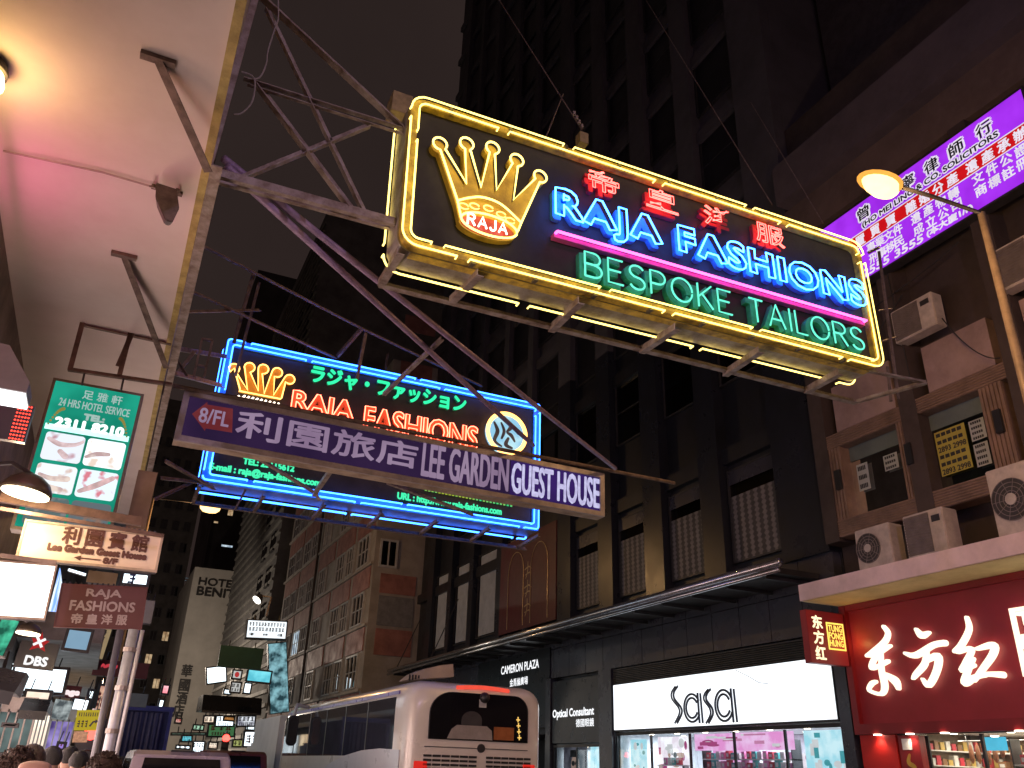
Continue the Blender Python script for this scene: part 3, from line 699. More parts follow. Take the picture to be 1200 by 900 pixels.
# guy wires up to the plaza
GW = thing('guy_wires', 'thin steel stay wires running up from the top of the big yellow sign', 'wires', at(682, 152, Y=6.1))
for a, b in (((682, 152, 6.1), (585, 0, 9.5)), ((905, 240, 6.1), (757, 0, 12)), ((965, 262, 6.2), (880, 120, 10)), ((660, 110, 8), (640, 160, 6.3))):
    MB().tube([at(a[0], a[1], Y=a[2]), at(b[0], b[1], Y=b[2])], .008, 5).build('wire', STEEL2, GW)
q = MB()
for t in range(4):
    p = at(682-3*t, 150-5*t, Y=6.12+.02*t); q.tube([p, p+V((0, .0, .05))], .016, 6)
q.build('turnbuckle', STEEL, GW)

# bracket that carries sign 1 from the facade
BR1 = thing('steel_bracket', 'triangulated steel bracket holding the big yellow sign to the white building', 'bracket', at(262, 205, Y=6.1))
Yb = 6.1
def st(nm, p, q_, w, parent, m=STEEL, kind='a'):
    q = MB()
    if kind == 'a': q.angle(p, q_, w, w*.14)
    elif kind == 't': q.tube([p, q_], w/2, 10)
    else: q.bar(p, q_, w)
    return q.build(nm, m, parent, kind == 't')
P_ = lambda x, y, Y=Yb: at(x, y, Y=Y)
q = MB(); q.bar(P_(254, 203), P_(470, 263), .05, .075); q.bar(P_(254, 211, 6.3), P_(466, 268, 6.3), .045, .06); q.build('main_arm', STEEL, BR1)
q = MB(); q.bar(P_(246, 190), P_(318, -70), .075, .06); q.build('wall_post', STEEL, BR1)
for a, b, w, k in (((306, -8), (478, 152), .085, 'a'), ((314, 10), (426, 244), .06, 'a'), ((300, 94), (412, 242), .075, 'a'), ((286, 90), (476, 150), .05, 'a'), ((290, 98), (476, 157), .035, 'a'), ((285, 206), (432, 146), .06, 'a')):
    st('strut', P_(*a), P_(*b), w, BR1, STEEL, k)
q = MB(); q.tube([P_(x, y, 6.02) for x, y in spline([(326, 0), (326, 22), (322, 34), (314, 60), (312, 75), (304, 91), (290, 92)], 4)], .007, 5)
q.tube([P_(x, y, 6.0) for x, y in spline([(283, 84), (298, 92), (296, 118), (284, 132), (274, 134)], 4)], .007, 5); q.build('loose_cable', mat('grey_cable', (.3, .26, .24), .6), BR1)
# ceiling braces for the edge beam
EB = thing('edge_beam', 'long steel beam hung along the yellow edge of the white soffit', 'beam', (0, 6, 5.75))
q = MB(); q.angle((0.015, 5.6, 5.80), (0.06, 17.9, 5.80), .085, .012); q.build('angle_beam', STEEL, EB)
for a, b in (((186, 66), (248, 200)), ((146, 297), (199, 430))):
    p = at(*a, Z=5.9); e = at(*b, Z=5.62); e.x = min(e.x, -.03)
    q = MB().angle(p, e, .062, .009); q.box(p.x-.11, p.x+.11, p.y-.02, p.y+.04, 5.865, 5.898); q.build('ceiling_brace', STEEL2, EB)

# ================================================================== LEE GARDEN hanging sign
o = at(203, 515, Y=12.2); FL = Frame(o, at(705, 605, Y=12.2)-o, n=(0, -1, 0))
LG = thing('hotel_sign', 'long purple hanging lightbox sign with pale capitals and a red arrow panel', 'sign', at(455, 530, Y=12.3))
a0, a1, b0, b1 = FL.rect([(217, 457), (709, 556), (706, 606), (203, 515)], .0); la0, la1, lb0, lb1 = a0, a1, b0, b1
TANM = mat('tan_sheet_metal', (.42, .33, .24), .5, .2, .35, 3, .15, dirt=(.22, .15, .10))
q = MB(); q.fbox(FL, a0, a1, b0, b1, -.24, -.02); q.build('box', TANM, LG)
fw = .085; q = MB()
q.ring(FL, [(a0,b0),(a1,b0),(a1,b1),(a0,b1)], [(a0+fw,b0+fw),(a1-fw,b0+fw),(a1-fw,b1-fw),(a0+fw,b1-fw)], -.02, .035); q.build('frame', mat('frame_metal', (.40, .34, .33), .45, .3, .35, 4, .15), LG)
split = FL.px(598, 560)[0]
MB().fquad(FL, a0+fw, split, b0+fw, b1-fw, .0).build('unlit_panel', emit('violet_ambient_glow', (.030, .014, .050), 1., (.022, .011, .040), 1.2, False), LG)  # light falling on this half put in as weak emission
MB().fquad(FL, split, a1-fw, b0+fw, b1-fw, .0).build('lit_panel', emit('violet_backlight', (.040, .016, .13), 1., (.028, .012, .085), 1.2, False), LG)
LGT = emit('lilac_ambient_glow', (.31, .22, .33), 1., (.24, .16, .26), 1.2, False)  # surrounding light on these letters put in as emission
def lrow(nm, s, c4, m, bold, par=LG, F=FL, c=.004, sp=1., mi=0, shear=0):
    a0, a1, b0, b1 = F.rect(c4, c); q = MB(); text(q, F, s, a0, a1, b0, b1, c, bold, 0, 0, sp, shear); return q.build(nm, m, par)
lrow('chinese_lettering', '利園旅店', [(281, 478), (490, 523), (487, 551), (276, 509)], LGT, .012)
MB_ = None
for ch, x0, x1, yt, yb3 in ():
    pass
lrow('lettering', 'LEE GARDEN', [(497, 517), (597, 540), (594, 576), (494, 557)], LGT, .013)
lrow('lit_lettering', 'GUEST HOUSE', [(601, 541), (703, 563), (701, 596), (599, 576)], emit('sign_white_light', (.62, .60, .88), 1., (.50, .46, .72), 11.5), .013)
q = MB(); A8 = [FL.px(x, y, .003) for x, y in ((225, 485), (243, 471), (243, 474), (273, 479), (272, 507), (241, 502), (240, 505))]
q.prism(FL, A8, .002, .004); q.build('red_arrow', emit('red_arrow_glow', (.17, .030, .035), 1., (.13, .02, .025), 2, False), LG)  # arrow's share of that light is weak emission too
lrow('floor_lettering', '8/FL', [(235, 477), (269, 484), (268, 501), (233, 494)], LGT, .006, c=.007)
q = MB(); q.tube([at(203, 452, Y=12.15), at(790, 566, Y=12.25)], .035, 8); q.build('carrying_beam', STEEL2, LG)
# stays of that sign
MAUVE = mat('purple_lit_steel', (.30, .21, .33), .5, .2, .35, 7, .2)  # purple light on the stays put into the steel colour
ST = thing('sign_stays', 'two long purple-lit steel stays slanting down to the long purple hanging sign', 'stays', at(262, 190, Y=6.3))
st('stay', P_(262, 186, 6.35), P_(721, 549, 12.15), .075, ST, MAUVE, 't'); st('stay', P_(266, 196, 6.3), P_(625, 522, 12.15), .075, ST, MAUVE, 't')
t1 = P_(262, 186, 6.35); t2 = P_(721, 549, 12.15)
st('cross_tie', P_(519, 396, 8.9), P_(450, 462, 11.2), .05, ST); st('cross_tie', P_(300, 221, 6.55), P_(288, 222, 6.5), .03, ST)

# ================================================================== SIGN 2: blue-bordered neon sign
Y2 = 15.
o = at(236, 564, Y=Y2); F2s = Frame(o, at(632, 623, Y=Y2)-o, n=(0, -1, 0))
S2 = thing('neon_sign', 'blue-bordered neon sign with small gold crown and green katakana behind the long purple sign', 'neon sign', at(450, 510, Y=15.2))
a0, a1, b0, b1 = F2s.rect([(266, 398), (633, 471), (633, 621), (236, 563)], .1); sa0, sa1, sb0, sb1 = a0, a1, b0, b1
q = MB(); q.fbox(F2s, a0, a1, b0, b1, -.5, -.02); q.build('cabinet', mat('indigo_cabinet', (.16, .15, .22), .45, .2, .3, 3), S2)
q = MB(); q.ring(F2s, [(a0,b0),(a1,b0),(a1,b1),(a0,b1)], [(a0+.14,b0+.14),(a1-.14,b0+.14),(a1-.14,b1-.14),(a0+.14,b1-.14)], -.02, .05); q.build('border_channel', BLUP, S2)
MB().fquad(F2s, a0+.13, a1-.13, b0+.13, b1-.13, .0).build('face_panel', SIGNBLK, S2)
border(F2s, a0+.02, a1-.02, b0+.02, b1-.02, .06, .1, .0145, NB2, S2, 6); border(F2s, a0+.12, a1-.12, b0+.12, b1-.12, .05, .1, .0145, NB2, S2, 7)
border(F2s, a0, a1, b0-.05, b1+.05, .06, -.52, .018, NB2, S2, 6)
z3 = lambda x, y: F2s.px(230+x/4, 380+y/4, .1)
cr2 = [z3(205, 305), z3(178, 205)]
for i, (x, y) in enumerate(((178, 207), (250, 202), (315, 210), (380, 226), (438, 258))):
    c_ = z3(x, y); cr2 += arc(c_[0], c_[1], .095, .095, 235-20*i, -55-20*i, 10)
    if i < 4: cr2.append(z3(*((236, 305), (310, 315), (316, 318), (350, 330))[i]) if False else z3(*((240, 308), (290, 312), (318, 325), (362, 332))[i]))
cr2 += [z3(400, 345), z3(395, 350), z3(200, 312)]
cw = MB(); cw.prism(F2s, cr2, .002, .05); cw = cw.build('crown', mat('orange_gold', (.70, .34, .03), .4, 0, .3, 5), S2)
MB().tube([F2s.p(a, b, .1) for a, b in cr2], .014, 6, True).build('crown_tube', NO if False else emit('neon_amber', (1., .50, .12), 4.), cw, True)
q = MB(); p0 = z3(195, 335); p1 = z3(375, 375)
for i in range(9):
    t = i/9; a = p0[0]+(p1[0]-p0[0])*t; b = p0[1]+(p1[1]-p0[1])*t; q.tube([F2s.p(a, b, .1), F2s.p(a+.1, b-.06, .1), F2s.p(a+.12, b+.03, .1)], .02, 5)
q.build('crown_base_tube', NW, cw, True)
a0, a1, b0, b1 = F2s.rect([(366, 432), (546, 468), (545, 482), (364, 446)], .08)
qa = MB(); text(qa, F2s, 'ラジャ・ファッション', a0, a1, b0-.03, b1+.06, .004, .010, .05); kb = qa.build('katakana', GRNP, S2)
q = MB(); text(q, F2s, 'ラジャ・ファッション', a0, a1, b0-.03, b1+.06, .09, .016); q.build('neon_tube', NG2, kb)
ORL = mat('orange_enamel', (.60, .16, .05), .45, 0, .2, 5)
for s, c4 in (('RAJA', [(344, 456), (414, 472), (413, 500), (342, 484)]), ('FASHIONS', [(429, 474), (560, 503), (558, 530), (427, 500)])):
    a0, a1, b0, b1 = F2s.rect(c4, .1); q = MB(); text(q, F2s, s, a0, a1, b0, b1, .004, .02, .05)
    for lp in (0, 1): q.fbox(F2s, a0, a0, b0, b0, 0, 0)
    ob = q.build('red_lettering', ORL, S2)
    q = MB(); neon_text(q, F2s, s, a0, a1, b0, b1, .1, .012, grow=.014); q.build('neon_tube', emit('neon_red_letters', (1., .16, .09), 7.5), ob, True)
q = MB()
for i in range(24):
    x = 340+i*10; y = 485+i*1.93; p = F2s.px(x, y+1, .1); p2 = F2s.px(x+6, y+1+1.2, .1)
    if i in (7, 8): continue
    q.tube([F2s.p(*p, .1), F2s.p(*p2, .1)], .02, 5)
q.build('small_red_tubes', NR, S2, True)
G3 = emit('neon_mint', (.06, .85, .42), 1.25)
lrow('telephone_lettering', 'TEL: 23115612', [(286, 535), (345, 547), (344, 554), (285, 542)], G3, .010, S2, F2s, .06)
lrow('mail_lettering', 'E-mail : raja@raja-fashions.com', [(246, 541), (376, 563), (375, 572), (245, 552)], G3, .010, S2, F2s, .06)
lrow('web_lettering', 'URL : http://www.raja-fashions.com', [(467, 576), (588, 597), (587, 606), (465, 586)], G3, .010, S2, F2s, .06)
q = MB(); 
for i in range(26):
    p = F2s.px(498+i*4, 572+i*.75, .06); q.fbox(F2s, p[0], p[0]+.045, p[1]-.05, p[1]+.03+.03*(i % 3), .05, .06)
q.build('slogan_tubes', emit('slogan_green', (.35, .45, .04), 1., (.05, .6, .2), 6), S2)
rc = F2s.px(594, 507.5, .1); rr = .46
rd = MB().prism(F2s, arc(rc[0], rc[1], rr, rr, 0, 360, 36)[:-1], .002, .06).build('roundel', emit('roundel_light', (.55, .86, .95), 1.0, (.30, .62, .85), 2.5), S2)
q = MB()
for r_, c_ in ((rr, .1), (rr*.9, .1)): q.tube([F2s.p(a, b, c_) for a, b in arc(rc[0], rc[1], r_, r_, 0, 357, 40)], .02, 6)
q.build('roundel_ring', NO, rd, True)
q = MB()
for pts in ([(-.28,.2,.05),(-.2,.02,.09),(-.26,-.2,.07),(-.1,-.3,.04)], [(-.12,.22,.04),(-.05,.05,.07),(-.1,-.12,.05)], [(.02,.3,.03),(.1,.16,.09),(.02,.04,.05),(.12,-.02,.08),(.2,-.14,.04)], [(.05,-.1,.06),(.0,-.25,.09),(.14,-.3,.05)], [(.2,.12,.05),(.28,.04,.04)]):
    brush(q, F2s, [(rc[0]+a, rc[1]+b, w) for a, b, w in pts], .061, .07)
q.build('roundel_emblem', mat('navy_enamel', (.01, .03, .12), .4), rd)
q = MB()
for x0, y0, x1, y1 in ((238, 570, 236, 557), (275, 598, 290, 570), (290, 570, 370, 585), (440, 592, 450, 605)): q.tube([F2s.p(*F2s.px(x0, y0, -.3), -.3), F2s.p(*F2s.px(x1, y1, -.1), -.1)], .02, 5)
q.angle(F2s.p(sa0, sb0-.14, -.9), F2s.p(sa1+.2, sb0-.14, -.9), .08)
for i in range(7):
    a = sa0+(sa1-sa0)*i/6; q.angle(F2s.p(a, sb0-.1, .1), F2s.p(a, sb0-.14, -.9), .06)
q.build('walkway_frame', STEEL2, S2)
# carrying bars of sign 2 (thin truss above it)
BR2 = thing('sign_truss', 'thin steel truss bars above the blue neon sign', 'truss', at(237, 287, Y=12))
for a, ya, b, yb_, w in (((232, 284), 12.5, (424, 384), 14.6, .06), ((424, 384), 14.6, (565, 452), 15.3, .06), ((224, 340), 13, (394, 419), 15, .06), ((222, 365), 13, (305, 363), 14, .05), ((424, 385), 14.6, (395, 418), 15, .06), ((429, 388), 14.7, (418, 445), 14.95, .06),
    ((454, 414), 15.4, (452, 432), 15.2, .05), ((298, 318), 13.3, (274, 402), 14.2, .06), ((304, 330), 13.5, (276, 440), 14.9, .05), ((205, 408), 12.5, (268, 418), 14.8, .08), ((206, 437), 12.5, (262, 452), 14.8, .08), ((228, 412), 13, (206, 440), 13, .05),
    ((205, 415), 12.5, (220, 440), 12.7, .05), ((195, 540), 14, (252, 572), 14.8, .07), ((190, 560), 14, (246, 566), 14.8, .06), ((182, 585), 14, (236, 560), 14.8, .05)):
    st('truss_bar', P_(*a, ya), P_(*b, yb_), w, BR2, STEEL2)
q = MB()
for a, b in (((237, 397), (227, 441)), ((249, 399), (239, 442)), ((237, 397), (249, 399)), ((232, 428), (242, 430))): q.bar(P_(*a, 13.2), P_(*b, 13.2), .035)
q.build('small_ladder', STEEL2, BR2)
HB2 = thing('sign_underbars', 'diagonal steel bars below the long purple hanging sign', 'bars', at(296, 575, Y=14))
for a, ya, b, yb_ in (((300, 534), 12.6, (370, 577), 14.2), ((387, 552), 12.8, (368, 580), 14.2), ((455, 565), 12.7, (556, 603), 14.2), ((370, 577), 14.2, (376, 585), 14.3)):
    st('bar', P_(*a, ya), P_(*b, yb_), .07, HB2, STEEL)

# ================================================================== RIGHT SIDE SHOPS AND SIGNS
# purple solicitors' sign
o = at(1200, 213, X=15.9); FPp = Frame((15.5, 0, 0), (0, -1, 0), n=(-1, 0, 0))
a1, b0 = FPp.px(1200, 213); _, b1 = FPp.px(1195, 105); a0 = FPp.px(950, 285)[0]; a1 = FPp.px(1196, 105)[0]
PS = thing('solicitors_sign', 'purple backlit solicitors sign with white lettering and red band on the brown building', 'sign', FPp.p((a0+a1)/2, b0, 0))
MB().fbox(FPp, a0-.05, a1+.05, b0-.05, b1+.05, -.3, -.01).build('box', DARKFR, PS)
PUR = emit('purple_backlight', (.40, .035, .90), 1.05, (.32, .022, .74), .9)
MB().fquad(FPp, a0, a1, b0, b1, 0).build('panel', PUR, PS)
PW = emit('sign_print_white', (.90, .82, .95), .95); PK_ = mat('sign_print_black', (.01, .01, .012), .5)
H = b1-b0; La = a1-a0
FA = lambda x, y: FPp.px(x, y)
bb0 = FPp.px(1100, 222)[1]; bb1 = FPp.px(1100, 204)[1]
rb_ = emit('sign_print_red', (.80, .01, .015), .8)
rbt = FPp.px(1150, 189)[1]; rbb = FPp.px(1150, 205)[1]; rb0, rb1 = FPp.px(1180, 163)[1], FPp.px(1180, 182)[1]
rb0, rb1 = b0+H*.435, b0+H*.605
MB().fquad(FPp, a0, a1, rb0, rb1, .004).build('red_band', rb_, PS)
q = MB(); q.fquad(FPp, a0, a1, rb0-.03, rb0, .005); q.fquad(FPp, a0, a1, rb1, rb1+.03, .005); q.build('band_lines', PW, PS)
def at_row(s, xs, yb, hh, m1, nm, bold=.03, halo=None, c=.008, wd=None):
    q = MB(); qh = MB()
    for ch, x in zip(s, xs):
        a = x; w = wd or hh
        if halo: text(qh, FPp, ch, a, a+w, yb, yb+hh, c-.003, .06)
        text(q, FPp, ch, a, a+w, yb, yb+hh, c+.004, bold)
    if halo: qh.build('lettering_halo', halo, PS)
    q.build(nm, m1, PS)
xa = [FPp.px(x, y)[0] for x, y in ((1002, 244), (1023, 223), (1058, 205), (1083, 187), (1113, 168), (1144, 148))]
at_row('曾寧律師行', [FPp.px(x, y)[0] for x, y in ((1004, 244), (1057, 218), (1083, 195), (1112, 176), (1144, 155))], b0+H*.76, .36, PK_, 'title_characters', .008, PW)
q = MB(); qh = MB()
ta0, ta1 = FPp.px(1010, 258)[0], FPp.px(1170, 158)[0]
text(qh, FPp, '(HO MEI LING & CO. SOLICITORS', ta0, ta1, b0+H*.635, b0+H*.725, .006, .045); qh.build('lettering_halo', PW, PS)
text(q, FPp, '(HO MEI LING & CO. SOLICITORS', ta0, ta1, b0+H*.635, b0+H*.725, .012, .008); q.build('english_lettering', PK_, PS)
def xs_(n, x0, x1): return [x0+(x1-x0)*i/(n-1) for i in range(n)]
e_ = lambda x, y: FPp.px(x, y)[0]
for s, x0, x1 in (('置買賣', e_(1003, 282), e_(1038, 258)), ('離婚分產', e_(1062, 245), e_(1110, 215)), ('遺產承辦', e_(1132, 197), e_(1188, 160))):
    at_row(s, xs_(len(s), x0, x1), rb0+.03, rb1-rb0-.08, PW, 'band_characters', .011)
for s, x0, x1, k in (('事業文件', e_(1015, 285), e_(1045, 262), .28), ('刑事移民', e_(1017, 292), e_(1045, 268), .13), ('遺產物轉', e_(1068, 258), e_(1112, 231), .28), ('成立公司', e_(1070, 266), e_(1114, 240), .13), ('文件公證', e_(1140, 213), e_(1190, 180), .28), ('商標註冊', e_(1142, 221), e_(1190, 190), .13)):
    at_row(s, xs_(len(s), x0, x1), b0+H*k, H*.125, PW, 'service_characters', .009)
q = MB(); text(q, FPp, '2555 3555', e_(1010, 318), e_(1081, 278), b0+H*.02, b0+H*.115, .008, .012, shear=.15); text(q, FPp, '(本大廈1/F)', e_(1086, 272), e_(1140, 243), b0+H*.02, b0+H*.12, .008, .012); q.build('phone_lettering', PW, PS)

# street lamp on the far pavement
def street_lamp(nm, label, base, top_z, head, power, col, arm_pt, hk=1.):
    t = thing(nm, label, 'street lamp', (base.x, base.y, .12))
    q = MB(); q.tube([(base.x, base.y, .12), (base.x, base.y, 3), (arm_pt.x, arm_pt.y, arm_pt.z)], [.11, .085, .065], 12); q.lathe((base.x, base.y, .1), [(.2, 0), (.2, .04), (.13, .06), (.12, .9), (.1, .95)], 14)
    q.build('pole', mat('lamp_pole_paint', (.27, .2, .15), .5, .2, .35, 5, .1), t, True)
    d = (head-arm_pt); q = MB(); q.tube([arm_pt-V((0,0,.2)), arm_pt, arm_pt+d*.5+V((0, 0, .06)), head-d.normalized()*.3+V((0,0,.06))], .035, 8); q.build('arm', DARKFR, t, True)
    h = d.normalized(); hx = V((h.x, h.y, 0)).normalized(); up = V((0,0,1)); sd = hx.cross(up)
    q = MB(); k = 14
    prof = [(-.42, .03), (-.38, .09), (-.1, .15), (.18, .15), (.33, .10), (.38, .02)]
    vs = []
    for s_, w_ in prof:
        for j in range(8):
            th = math.pi*j/7; vs.append(head+hx*s_+sd*(w_*math.cos(th))+up*(.02+.11*math.sin(th)*(w_/.15)))
    q.add(vs, [(i*8+j, i*8+j+1, (i+1)*8+j+1, (i+1)*8+j) for i in range(5) for j in range(7)] + [(i*8, (i+1)*8, (i+1)*8+7, i*8+7) for i in range(5)])
    q.build('housing', mat('lamp_housing', (.2, .18, .17), .4, .3), t, True)
    vs = []; n = 18
    for i, (rz, zz) in enumerate(((1., .015), (.93, -.10), (.65, -.19), (.05, -.23))):
        vs += [head+hx*(.02+.36*hk*rz*math.cos(2*math.pi*j/n))+sd*(.19*hk*rz*math.sin(2*math.pi*j/n))+up*zz*hk for j in range(n)]
    q = MB().add(vs, [(i*n+j, i*n+(j+1) % n, (i+1)*n+(j+1) % n, (i+1)*n+j) for i in range(3) for j in range(n)])
    q.build('diffuser', emit('sodium_diffuser', (1., .60, .21), 4.0), t, True)
    vs = [head+hx*(.02+rz*hk*math.cos(2*math.pi*j/n))+sd*(rw*hk*math.sin(2*math.pi*j/n))+up*zz*hk for rz, rw, zz in ((.36, .19, .012), (.43, .245, .02), (.44, .25, .05), (.37, .2, .06)) for j in range(n)]
    MB().add(vs, [(i*n+j, i*n+(j+1) % n, ((i+1) % 4)*n+(j+1) % n, ((i+1) % 4)*n+j) for i in range(4) for j in range(n)]).build('halo_ring', emit('sodium_halo', (1., .42, .07), 1.3), t, True)  # glowing ring added for the orange halo around the lamp
    lamp('lamp_light', head-up*.35, power, col, .15, parent=t)
    return t
ap = at(1150, 250, X=12.2); hd = at(1033, 216, Y=ap.y-.0)
SODIUM = (1., .56, .22)
street_lamp('street_lamp', 'sodium street lamp on a tall pole in front of the purple solicitors sign', V((12.2, ap.y, 0)), ap.z, hd, 520, SODIUM, ap)
street_lamp('street_lamp', 'added unseen street lamp with lilac light on the near kerb behind the viewer', V((.9, -7, 0)), 9.5, V((2.9, -7, 9.7)), 1450, (.84, .60, 1.), V((.9, -7, 9.6)))  # added lamp out of view; lilac tint stands for unseen pink signs
street_lamp('street_lamp', 'added unseen sodium street lamp on the far kerb behind the viewer', V((12.2, -12, 0)), 9.6, V((10.0, -12, 9.9)), 1300, (1., .66, .42), V((12.2, -12, 9.8)))  # added out of view to throw warm light on the coach
street_lamp('street_lamp', 'added far street lamp hidden behind the signs to brighten the hotel tower', V((.3, 96, 0)), 10, V((1.6, 96, 10.2)), 6500, (1., .84, .68), V((.3, 96, 10.1)))  # added out of sight to brighten the hotel tower and podium
lh = at(246, 594, Y=42); la = at(179, 583, Y=42)
street_lamp('street_lamp', 'small distant street lamp glowing orange under the blue neon sign', V((at(172, 622, Y=42).x, 42, 0)), 14, lh, 1300, SODIUM, V((at(176, 600, Y=42).x, 42, lh.z+.05)), 1.35)  # lamp head drawn larger to take in its bloom
lh2 = V((10.4, 34, 10.2))

# air conditioners
def ac_unit(label, F, a0, a1, b0, b1, depth, fan_left=True, group='air conditioners on the brown building', grilled=False, c0=0.):
    p = F.p((a0+a1)/2, b0, c0); t = thing('air_conditioner', label, 'air conditioner', p, group)
    MB().fbox(F, a0, a1, b0, b1, c0, c0+depth).build('casing', mat('ac_casing', (.50, .43, .39), .5, 0, .3, 3, .08), t, bevel=.02)
    w = a1-a0; h = b1-b0
    if grilled:
        q = MB(); 
        for i in range(14): b = b0+h*.06+h*.88*i/14; q.fbox(F, a0+w*.04, a0+w*.66, b, b+h*.035, c0+depth, c0+depth+.02)
        q.fbox(F, a0+w*.04, a0+w*.66, b0+h*.05, b1-h*.05, c0+depth, c0+depth+.006)
        q.build('grille', mat('ac_grille', (.16, .13, .12), .5), t)
        MB().fbox(F, a0+w*.72, a0+w*.92, b1-h*.3, b1-h*.15, c0+depth, c0+depth+.008).build('control_panel', DARKFR, t)
    else:
        ca = a0+w*(.36 if fan_left else .64); cb = b0+h*.5; r = min(h*.43, w*.34)
        MB().prism(F, arc(ca, cb, r, r, 0, 360, 28)[:-1], c0+depth, c0+depth+.008).build('fan_recess', mat('ac_dark', (.05, .045, .045), .5), t)
        q = MB()
        for k in range(1, 6): q.tube([F.p(a, b, c0+depth+.02) for a, b in arc(ca, cb, r*k/5, r*k/5, 0, 356, 28)], .008, 4)
        for k in range(10): an = k*math.pi/5; q.tube([F.p(ca, cb, c0+depth+.02), F.p(ca+r*math.cos(an), cb+r*math.sin(an), c0+depth+.02)], .006, 4)
        q.build('fan_guard', mat('ac_guard', (.22, .19, .18), .5), t)
        MB().prism(F, arc(ca, cb, r*.28, r*.28, 0, 360, 16)[:-1], c0+depth+.02, c0+depth+.04).build('fan_hub', mat('ac_hub', (.5, .45, .42), .5), t)
    return t
FX = Frame((15.9, 0, 0), (0, -1, 0), n=(-1, 0, 0))
def rct(F, TL, TR, BR, BL): return F.rect([TL, TR, BR, BL])
a = FX.rect([(1054, 371), (1102, 346), (1112, 383), (1063, 406)]); ac_unit('air conditioner with flat grille high on the dark wall under the solicitors sign', FX, *a, .35, grilled=True)
a = FX.rect([(1172, 300), (1235, 270), (1245, 318), (1184, 348)]); ac_unit('air conditioner cut by the frame behind the street lamp pole', FX, *a, .35, grilled=True)
FX2 = Frame((15.3, 0, 0), (0, -1, 0), n=(-1, 0, 0))
a = FX2.rect([(1016, 626), (1056, 615), (1062, 642), (1021, 653)]); ac_unit('small air conditioner with round fan on the cream slab', FX2, a[0], a[1], 5.91, a[3], .42)
a = FX2.rect([(1074, 610), (1120, 597), (1128, 629), (1080, 640)]); ac_unit('boxy air conditioner with grille beside the small fan unit on the slab', FX2, a[0], a[1], 5.91, a[3], .45, grilled=True)
a = FX2.rect([(1172, 558), (1240, 535), (1250, 590), (1182, 612)]); ac_unit('large air conditioner with dark fan at the edge of the grooved windows', FX2, a[0], a[1], 5.91, a[3], .42)

cb = thing('facade_cables', 'thin dark cables sagging along the brown building above the windows', 'cables', (15.7, 12, 12))
for (p0_, p1_, sag) in (((15.72, 15.3, 12.6), (15.72, 10.2, 12.9), .25), ((15.72, 14.9, 11.5), (15.72, 11.9, 12.4), .4), ((15.72, 12.2, 13.3), (15.72, 12.1, 9.9), 0.), ((15.72, 11.0, 11.3), (15.72, 9.9, 9.8), .3)):
    MB().tube([V(p0_).lerp(V(p1_), i/12)-V((0, 0, sag*4*(i/12)*(1-i/12))) for i in range(13)], .014, 5).build('cable', DARKFR, cb)
MB().box(14.8, 16.0, -11.9, 15.4, 5.5, 5.517).build('slab_underside', mat('slab_yellow', (.74, .60, .30), .7, 0, .2, 1.2, .1), RB)  # thin yellow sheet under the slab
# papers in the windows
PY = mat('yellow_poster', (.42, .36, .06), .6, 0, .1, 3); PWH = mat('white_notice', (.40, .42, .40), .6, 0, .1, 3); INK = mat('poster_ink', (.03, .03, .03), .6)
FWp = Frame((16.05, 0, 0), (0, -1, 0), n=(-1, 0, 0))
def poster(label, c4, m, rows, nm='notice'):
    a0, a1, b0, b1 = FWp.rect(c4); p = FWp.p(a0, b0); t = thing(nm, label, 'notice', p)
    MB().fbox(FWp, a0, a1, b0, b1, 0, .004).build('sheet', m, t); q = MB(); h = (b1-b0)/len(rows)
    for i, (s, k) in enumerate(rows):
        b = b1-h*(i+1)
        if k == 't': text(q, FWp, s, a0+.04, a1-.04, b+h*.15, b+h*.85, .006, .006)
        else:
            for j in range(5): q.fbox(FWp, a0+.04+(a1-a0-.1)*j/5, a0+.04+(a1-a0-.1)*(j+.8)/5, b+h*.25, b+h*.75, .005, .006)
    q.build('print', INK, t)
poster('yellow and white property poster in the middle grooved window', [(1094, 508), (1130, 495), (1140, 546), (1105, 560)], PY, [('', 'l'), ('', 'l'), ('2893 2998', 't'), ('', 'l'), ('', 'l'), ('2893 2998', 't')], 'poster')
poster('white notice above another at the right of the yellow poster', [(1135, 495), (1152, 488), (1157, 512), (1139, 518)], PWH, [('', 'l')]*4)
poster('white notice hung lower beside the yellow poster', [(1141, 521), (1158, 516), (1162, 543), (1145, 548)], PWH, [('', 'l')]*4)
poster('small white notice in the left grooved window beside the pillar', [(1035, 534), (1051, 530), (1054, 548), (1037, 552)], PWH, [('', 'l')]*3)
poster('green-grey notice above the blue reflection in the left window', [(1004, 545), (1017, 541), (1020, 572), (1007, 577)], PWH, [('', 'l')]*3)

# red shop front
RED = mat('red_lacquer', (.37, .028, .038), .45, 0, .18, .7, .03); REDD = mat('red_frame', (.28, .015, .018), .35, 0, .2, 1)
FRd = Frame((16.0, 0, 0), (0, -1, 0), n=(-1, 0, 0))
ra_, rbb_, rcc = -15.38, 2.74, 5.5
RS = thing('shop_sign', 'big red shop fascia with three glowing white brush characters', 'sign', (16, 9, 2.74))
MB().fbox(FRd, ra_, -2, rbb_, rcc, -.2, -.02).build('panel', RED, RS)
q = MB(); q.fbox(FRd, ra_-.02, -2, rbb_-.12, rbb_+.1, -.2, .1); q.fbox(FRd, ra_-.02, ra_+.16, rbb_+.1, rcc-.002, -.2, .1); q.fbox(FRd, ra_+.16, -2, rcc-.14, rcc-.002, -.2, .08); q.build('frame', REDD, RS)
CHL = emit('channel_letter_light', (1., .88, .64), 1.7); 
zz = lambda x, y: FRd.px(980+x/3.75, 660+y/3.75, .1)
kw = (zz(500, 400)[0]-zz(400, 400)[0])/100
